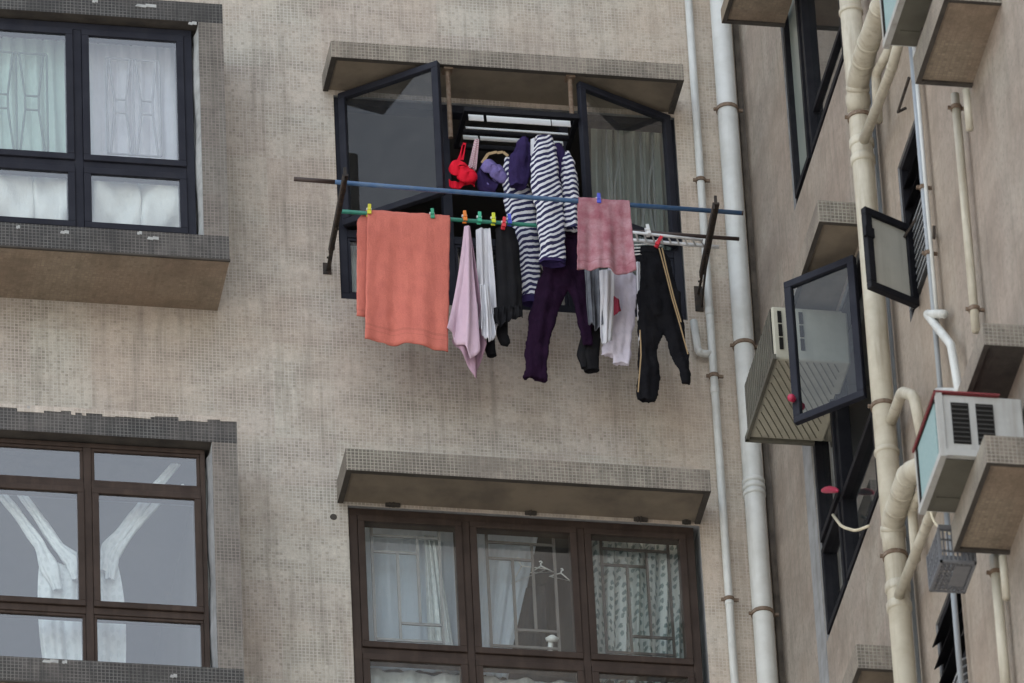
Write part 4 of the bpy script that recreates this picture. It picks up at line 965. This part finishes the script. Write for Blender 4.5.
pipe('waste_pipe', [ats(880, 452, XR-.05), ats(902, 392, XR-.10), ats(914, 396, XR-.10), ats(924, 446, XR-.06)], .028, M['oldpvc'], 'cream waste pipe bent in an upside down U beside the stack', rad=.05)
pipe('waste_pipe', [ats(889, 50, XR-.06), ats(876, 74, XR-.06), ats(878, 122, XR-.06)], .024, M['oldpvc'], 'short cream waste pipe elbow under the upper air conditioner', rad=.05)
pipe('waste_pipe', [ats(930, 478, XR-.06), ats(912, 508, XR-.06), ats(916, 560, XR-.06)], .024, M['oldpvc'], 'short cream waste pipe elbow behind the red topped air conditioner', rad=.05)
f2 = lambda px, py, X: ats(px, py, X)
def thin(label, top, bot, r, mat, X, clamps=(), name='conduit'):
    a = ats(top[0], top[1], X); b_ = ats(bot[0], bot[1], X); y = (a.y+b_.y)/2
    pipe(name, [Vector((X, y, a.z)), Vector((X, y, b_.z))], r, mat, label, clamps=[Vector((X, y, ats(cx, cy, X).z)) for cx, cy in clamps])
thin('thin grey conduit running past the frosted vent sash', (908, 40), (944, 402), .013, M['greypvc'], XR-.05, [(924, 185), (931, 247)])
thin('thin white conduit beside the grey one, right of the frosted sash', (912, 45), (940, 330), .010, M['pvc'], XR-.04)
thin('thin grey conduit hanging down past the black louvre', (944, 500), (964, 700), .014, M['greypvc'], XR-.05)
thin('slender dark conduit close behind the soil stack', (868, 60), (921, 700), .010, M['greypvc'], XR-.02)
thin('cream pipe below the upper ledge at the right edge', (958, 86), (973, 340), .021, M['oldpvc'], XR-.05, [(959, 100), (971, 318)], 'drainpipe')
thin('short twin of the cream pipe below the upper ledge', (967, 88), (969, 132), .018, M['oldpvc'], XR-.08, [], 'drainpipe')
thin('cream pipe below the grey crate at the bottom right', (996, 552), (1005, 700), .024, M['oldpvc'], XR-.05, [(997, 570)], 'drainpipe')
thin('short twin of the cream pipe beside the grey crate', (1003, 556), (1006, 600), .018, M['oldpvc'], XR-.08, [], 'drainpipe')
pipe('drainpipe', [ats(944, 314, XR-.05), ats(927, 314, XR-.06), ats(951, 345, XR-.06), ats(954, 362, XR-.06), ats(959, 392, XR-.06), ats(938, 392, XR-.06)], .021, M['pvc'], 'white zigzag drainpipe above the red topped air conditioner', rad=.03)
mb = MB(); mb.tube([ats(906, 108, XR-.02), ats(898, 112, XR-.06), ats(909, 78, XR-.08)], .008, 8); tag(mb.build('pipe_hook', M['iron'], None), 'thin iron hook beside the grey conduit under the upper air conditioner', 'hook')
mb = MB(); mb.tube(bend([ats(934, 236, XR-.01), ats(934, 238, XR-.12), ats(934, 226, XR-.12)], .02), .008, 8); tag(mb.build('pipe_hook', M['iron'], None), 'bent iron hook just right of the frosted sash', 'hook')
# cables
mb = MB(); mb.tube(bend([ats(833, 515, XR-.04), ats(842, 527, XR-.10), ats(856, 531, XR-.08), ats(869, 526, XR-.04)], .2), .008, 8); tag(mb.build('cable', M['cable'], None, smooth=True), 'short cream cable drooping below the side window', 'cable')
mb = MB(); mb.tube(bend([ats(929, 505, XR-.2), ats(934, 524, XR-.18), ats(950, 534, XR-.12)], .2), .006, 8); tag(mb.build('cable', M['cable'], None, smooth=True), 'thin tan cable under the red topped air conditioner', 'cable')

# ------------------------------------------------------------------ air conditioners
t = thing('air_conditioner', (1.15, -1.46, 26.70), 'yellowed window air conditioner above the large open casement, ribbed underneath', 'air conditioner')
mb = MB(); mb.box(.985, 1.38, -1.80, -1.09, 26.715, 27.04); mb.build('casing', M['ac_beige'], t, bevel=.012)
mb = MB(); rx0, rx1, ry0, ry1 = 1.005, 1.33, -1.785, -1.105
for k in range(-11, 10):                          # slanting grooves pressed into the underside
    bx, by = rx0+.036*k, ry0; t0 = max(0, (rx0-bx)/.30); t1 = min((ry1-ry0)/.55, (rx1-bx)/.30)
    if t1 > t0+.05: mb.obox((bx+.30*t0, by+.55*t0, 26.712), (.30*(t1-t0), .55*(t1-t0), 0), (.0042, -.002, 0), (0, 0, .006))
mb.build('underside_groove', M['groove'], t)
mb = MB(); mb.box(.972, .99, -1.82, -1.08, 26.70, 26.73); mb.box(.972, 1.33, -1.095, -1.07, 26.70, 26.73); mb.build('base_lip', M['ac_under'], t)
mb = MB()
for i in range(3):
    for j in range(3): mb.box(1.015+.055*j, 1.035+.055*j, -1.806, -1.795, 26.775+.082*i, 26.845+.082*i)
mb.build('side_vent', M['ac_dark'], t)
mb = MB()
for k in range(16): mb.box(.978, .988, -1.78+.042*k, -1.755+.042*k, 26.75, 27.02)
mb.build('coil_grille', M['ac_under'], t)
mb = MB(); mb.box(.9825, .986, -1.79, -1.10, 26.735, 27.03); mb.build('coil', M['ac_dark'], t)
M['teal'] = plain('teal_coil_fins', (.20,.31,.32), (.32,.43,.43), scale=60, rough=.5, amt=.8, stretch=(1, 6, .5))
def boxac(y0, y1, x0, z0, label, red):
    t = thing('air_conditioner', ((x0+XR)/2, (y0+y1)/2, z0), label, 'air conditioner')
    mb = MB(); mb.mat = 0; z1 = z0+.345
    mb.box(x0+.012, XR-.02, y0, y1, z0+.004, z1); mb.build('casing', M['ac_white'], t, bevel=.008)
    mb = MB(); mb.box(x0+.03, XR-.04, y0+.02, y1-.02, z0-.003, z0+.003); mb.box(x0+.05, XR-.16, y1-.14, y1-.05, z0-.008, z0-.0035); mb.build('underside', M['ac_under'], t)
    mb = MB()
    for k in range(2):
        xa_ = x0+.07+.115*k; mb.box(xa_, xa_+.082, y0-.004, y0+.004, z0+.075, z1-.045)
    mb.build('side_vent', M['ac_dark'], t)
    mb = MB()
    for k in range(2):
        for q in range(9):
            xa_ = x0+.07+.115*k; mb.obox((xa_, y0-.006, z0+.085+q*.025), (.082, 0, 0), (0, .004, 0), (0, 0, .005))
    mb.build('vent_louvre', M['ac_louvre'], t)
    mb = MB(); mb.box(x0, x0+.03, y0-.012, y1+.012, z0-.004, z0+.03); mb.box(x0, x0+.03, y0-.012, y0+.012, z0+.03, z1); mb.box(x0+.002, x0+.022, y1-.012, y1+.012, z0+.03, z1); mb.box(x0+.03, x0+.22, y0-.012, y0-.004, z0+.002, z0+.036); mb.build('front_frame', M['ac_white'], t)
    mb = MB(); mb.box(x0+.004, x0+.012, y0+.05, y1-.03, z0+.04, z1-.02); mb.build('coil', M['teal'], t)
    mb = MB(); mb.box(x0+.001, x0+.013, y1-.055, y1-.02, z0+.035, z1-.01); mb.box(x0+.0005, x0+.0125, y0+.012, y1-.02, z1-.022, z1); mb.build('gasket', M['ac_dark'], t)
    if red:
        mb = MB(); mb.box(x0-.008, x0+.30, y0-.018, y1+.01, z1+.001, z1+.008); mb.box(x0-.008, x0, y0-.018, y1+.01, z1-.010, z1+.008); mb.build('red_cover', M['red'], t)
boxac(-5.205, -4.745, .912, 23.81, 'white red topped air conditioner with two dark side vents on the lower right ledge', True)
boxac(-5.20, -4.73, .93, 26.49, 'air conditioner with a teal coil on the upper right ledge, cut off above', False)
# blocks that the upper unit sits on
for y_, w_ in ((-5.15, 'nearer'), (-4.90, 'farther')):
    mb = MB(); mb.box(1.08, 1.30, y_, y_+.10, 26.413, 26.49); tag(mb.build('support_block', M['darkconc'], None), w_+' concrete packing block under the air conditioner at the top edge', 'block')

# crate tied under the ledge
t = thing('plastic_crate', ats(955, 570, 1.15), 'grey plastic crate with slotted sides wedged under the lower right ledge', 'crate')
bl = Vector((1.02, -4.645, 23.615)); ex, ey, ez = Vector((.165, 0, 0)), Vector((0, .25, 0)), Vector((0, 0, .185))
mb = MB()
def slat_face(o, a, c, na, nc, nrm):
    a, c = Vector(a), Vector(c); w_ = .008
    for k in range(na+1): mb.obox(o+a*(k/na)-a.normalized()*w_/2, a.normalized()*w_, c, nrm)
    for k in range(nc+1): mb.obox(o+c*(k/nc)-c.normalized()*w_/2, a, c.normalized()*w_, nrm*1.05)
slat_face(bl, ex, ey, 8, 10, Vector((0, 0, .008))); mb.obox(bl+ex*.46+ey*.12+Vector((0, 0, -.001)), ex*.42, ey*.66, Vector((0, 0, .008)))
slat_face(bl, ey, ez, 7, 3, Vector((.008, 0, 0))); slat_face(bl+ex, ey, ez, 7, 3, Vector((-.008, 0, 0)))
slat_face(bl, ex, ez, 8, 3, Vector((0, .008, 0))); slat_face(bl+ey, ex, ez, 8, 3, Vector((0, -.008, 0)))
mb.build('basket', M['crate'], t)
mb = MB()
for o_, d_ in ((bl+ez, ex), (bl+ez, ey), (bl+ez+ex, ey), (bl+ez+ey, ex)): mb.bar(o_, o_+d_, .022, .022)
mb.build('rim', M['crate'], t)

# ------------------------------------------------------------------ towers across the street, seen only as reflections in the panes
M['tower'] = mosaic('tower_facade', (.14,.135,.13), (.11,.105,.10), (.20,.19,.18), (.06,.06,.06), tile=2.7, mortar=.35)
def tower(px, x_w, y_far, h, label, d=18):
    p = at(px, 585, YW); dr = ray(px, 585); k = (p.y-y_far)/dr.y
    X0 = p.x+dr.x*k
    t = thing('tower_block', (X0+x_w/2, y_far-d/2, 0), label, 'building')
    mb = MB(); mb.box(X0, X0+x_w, y_far-d, y_far, 0, h-2); mb.build('facade', M['tower'], t)
    mb = MB(); mb.box(X0-.3, X0+x_w+.3, y_far-d-.3, y_far+.3, h-2, h); mb.build('parapet', M['darkconc'], t)
    return X0
yf = -75
hz = at(520, 585, YW).z+ray(520, 585).z*(75+YW)/ray(520, 585).y
tower(547, 26, yf, hz+22, 'tall dark tower across the street, mirrored in the lower centre window')
tower(516, 9, yf+4, hz-2, 'lower dark block across the street, left of the tall tower')
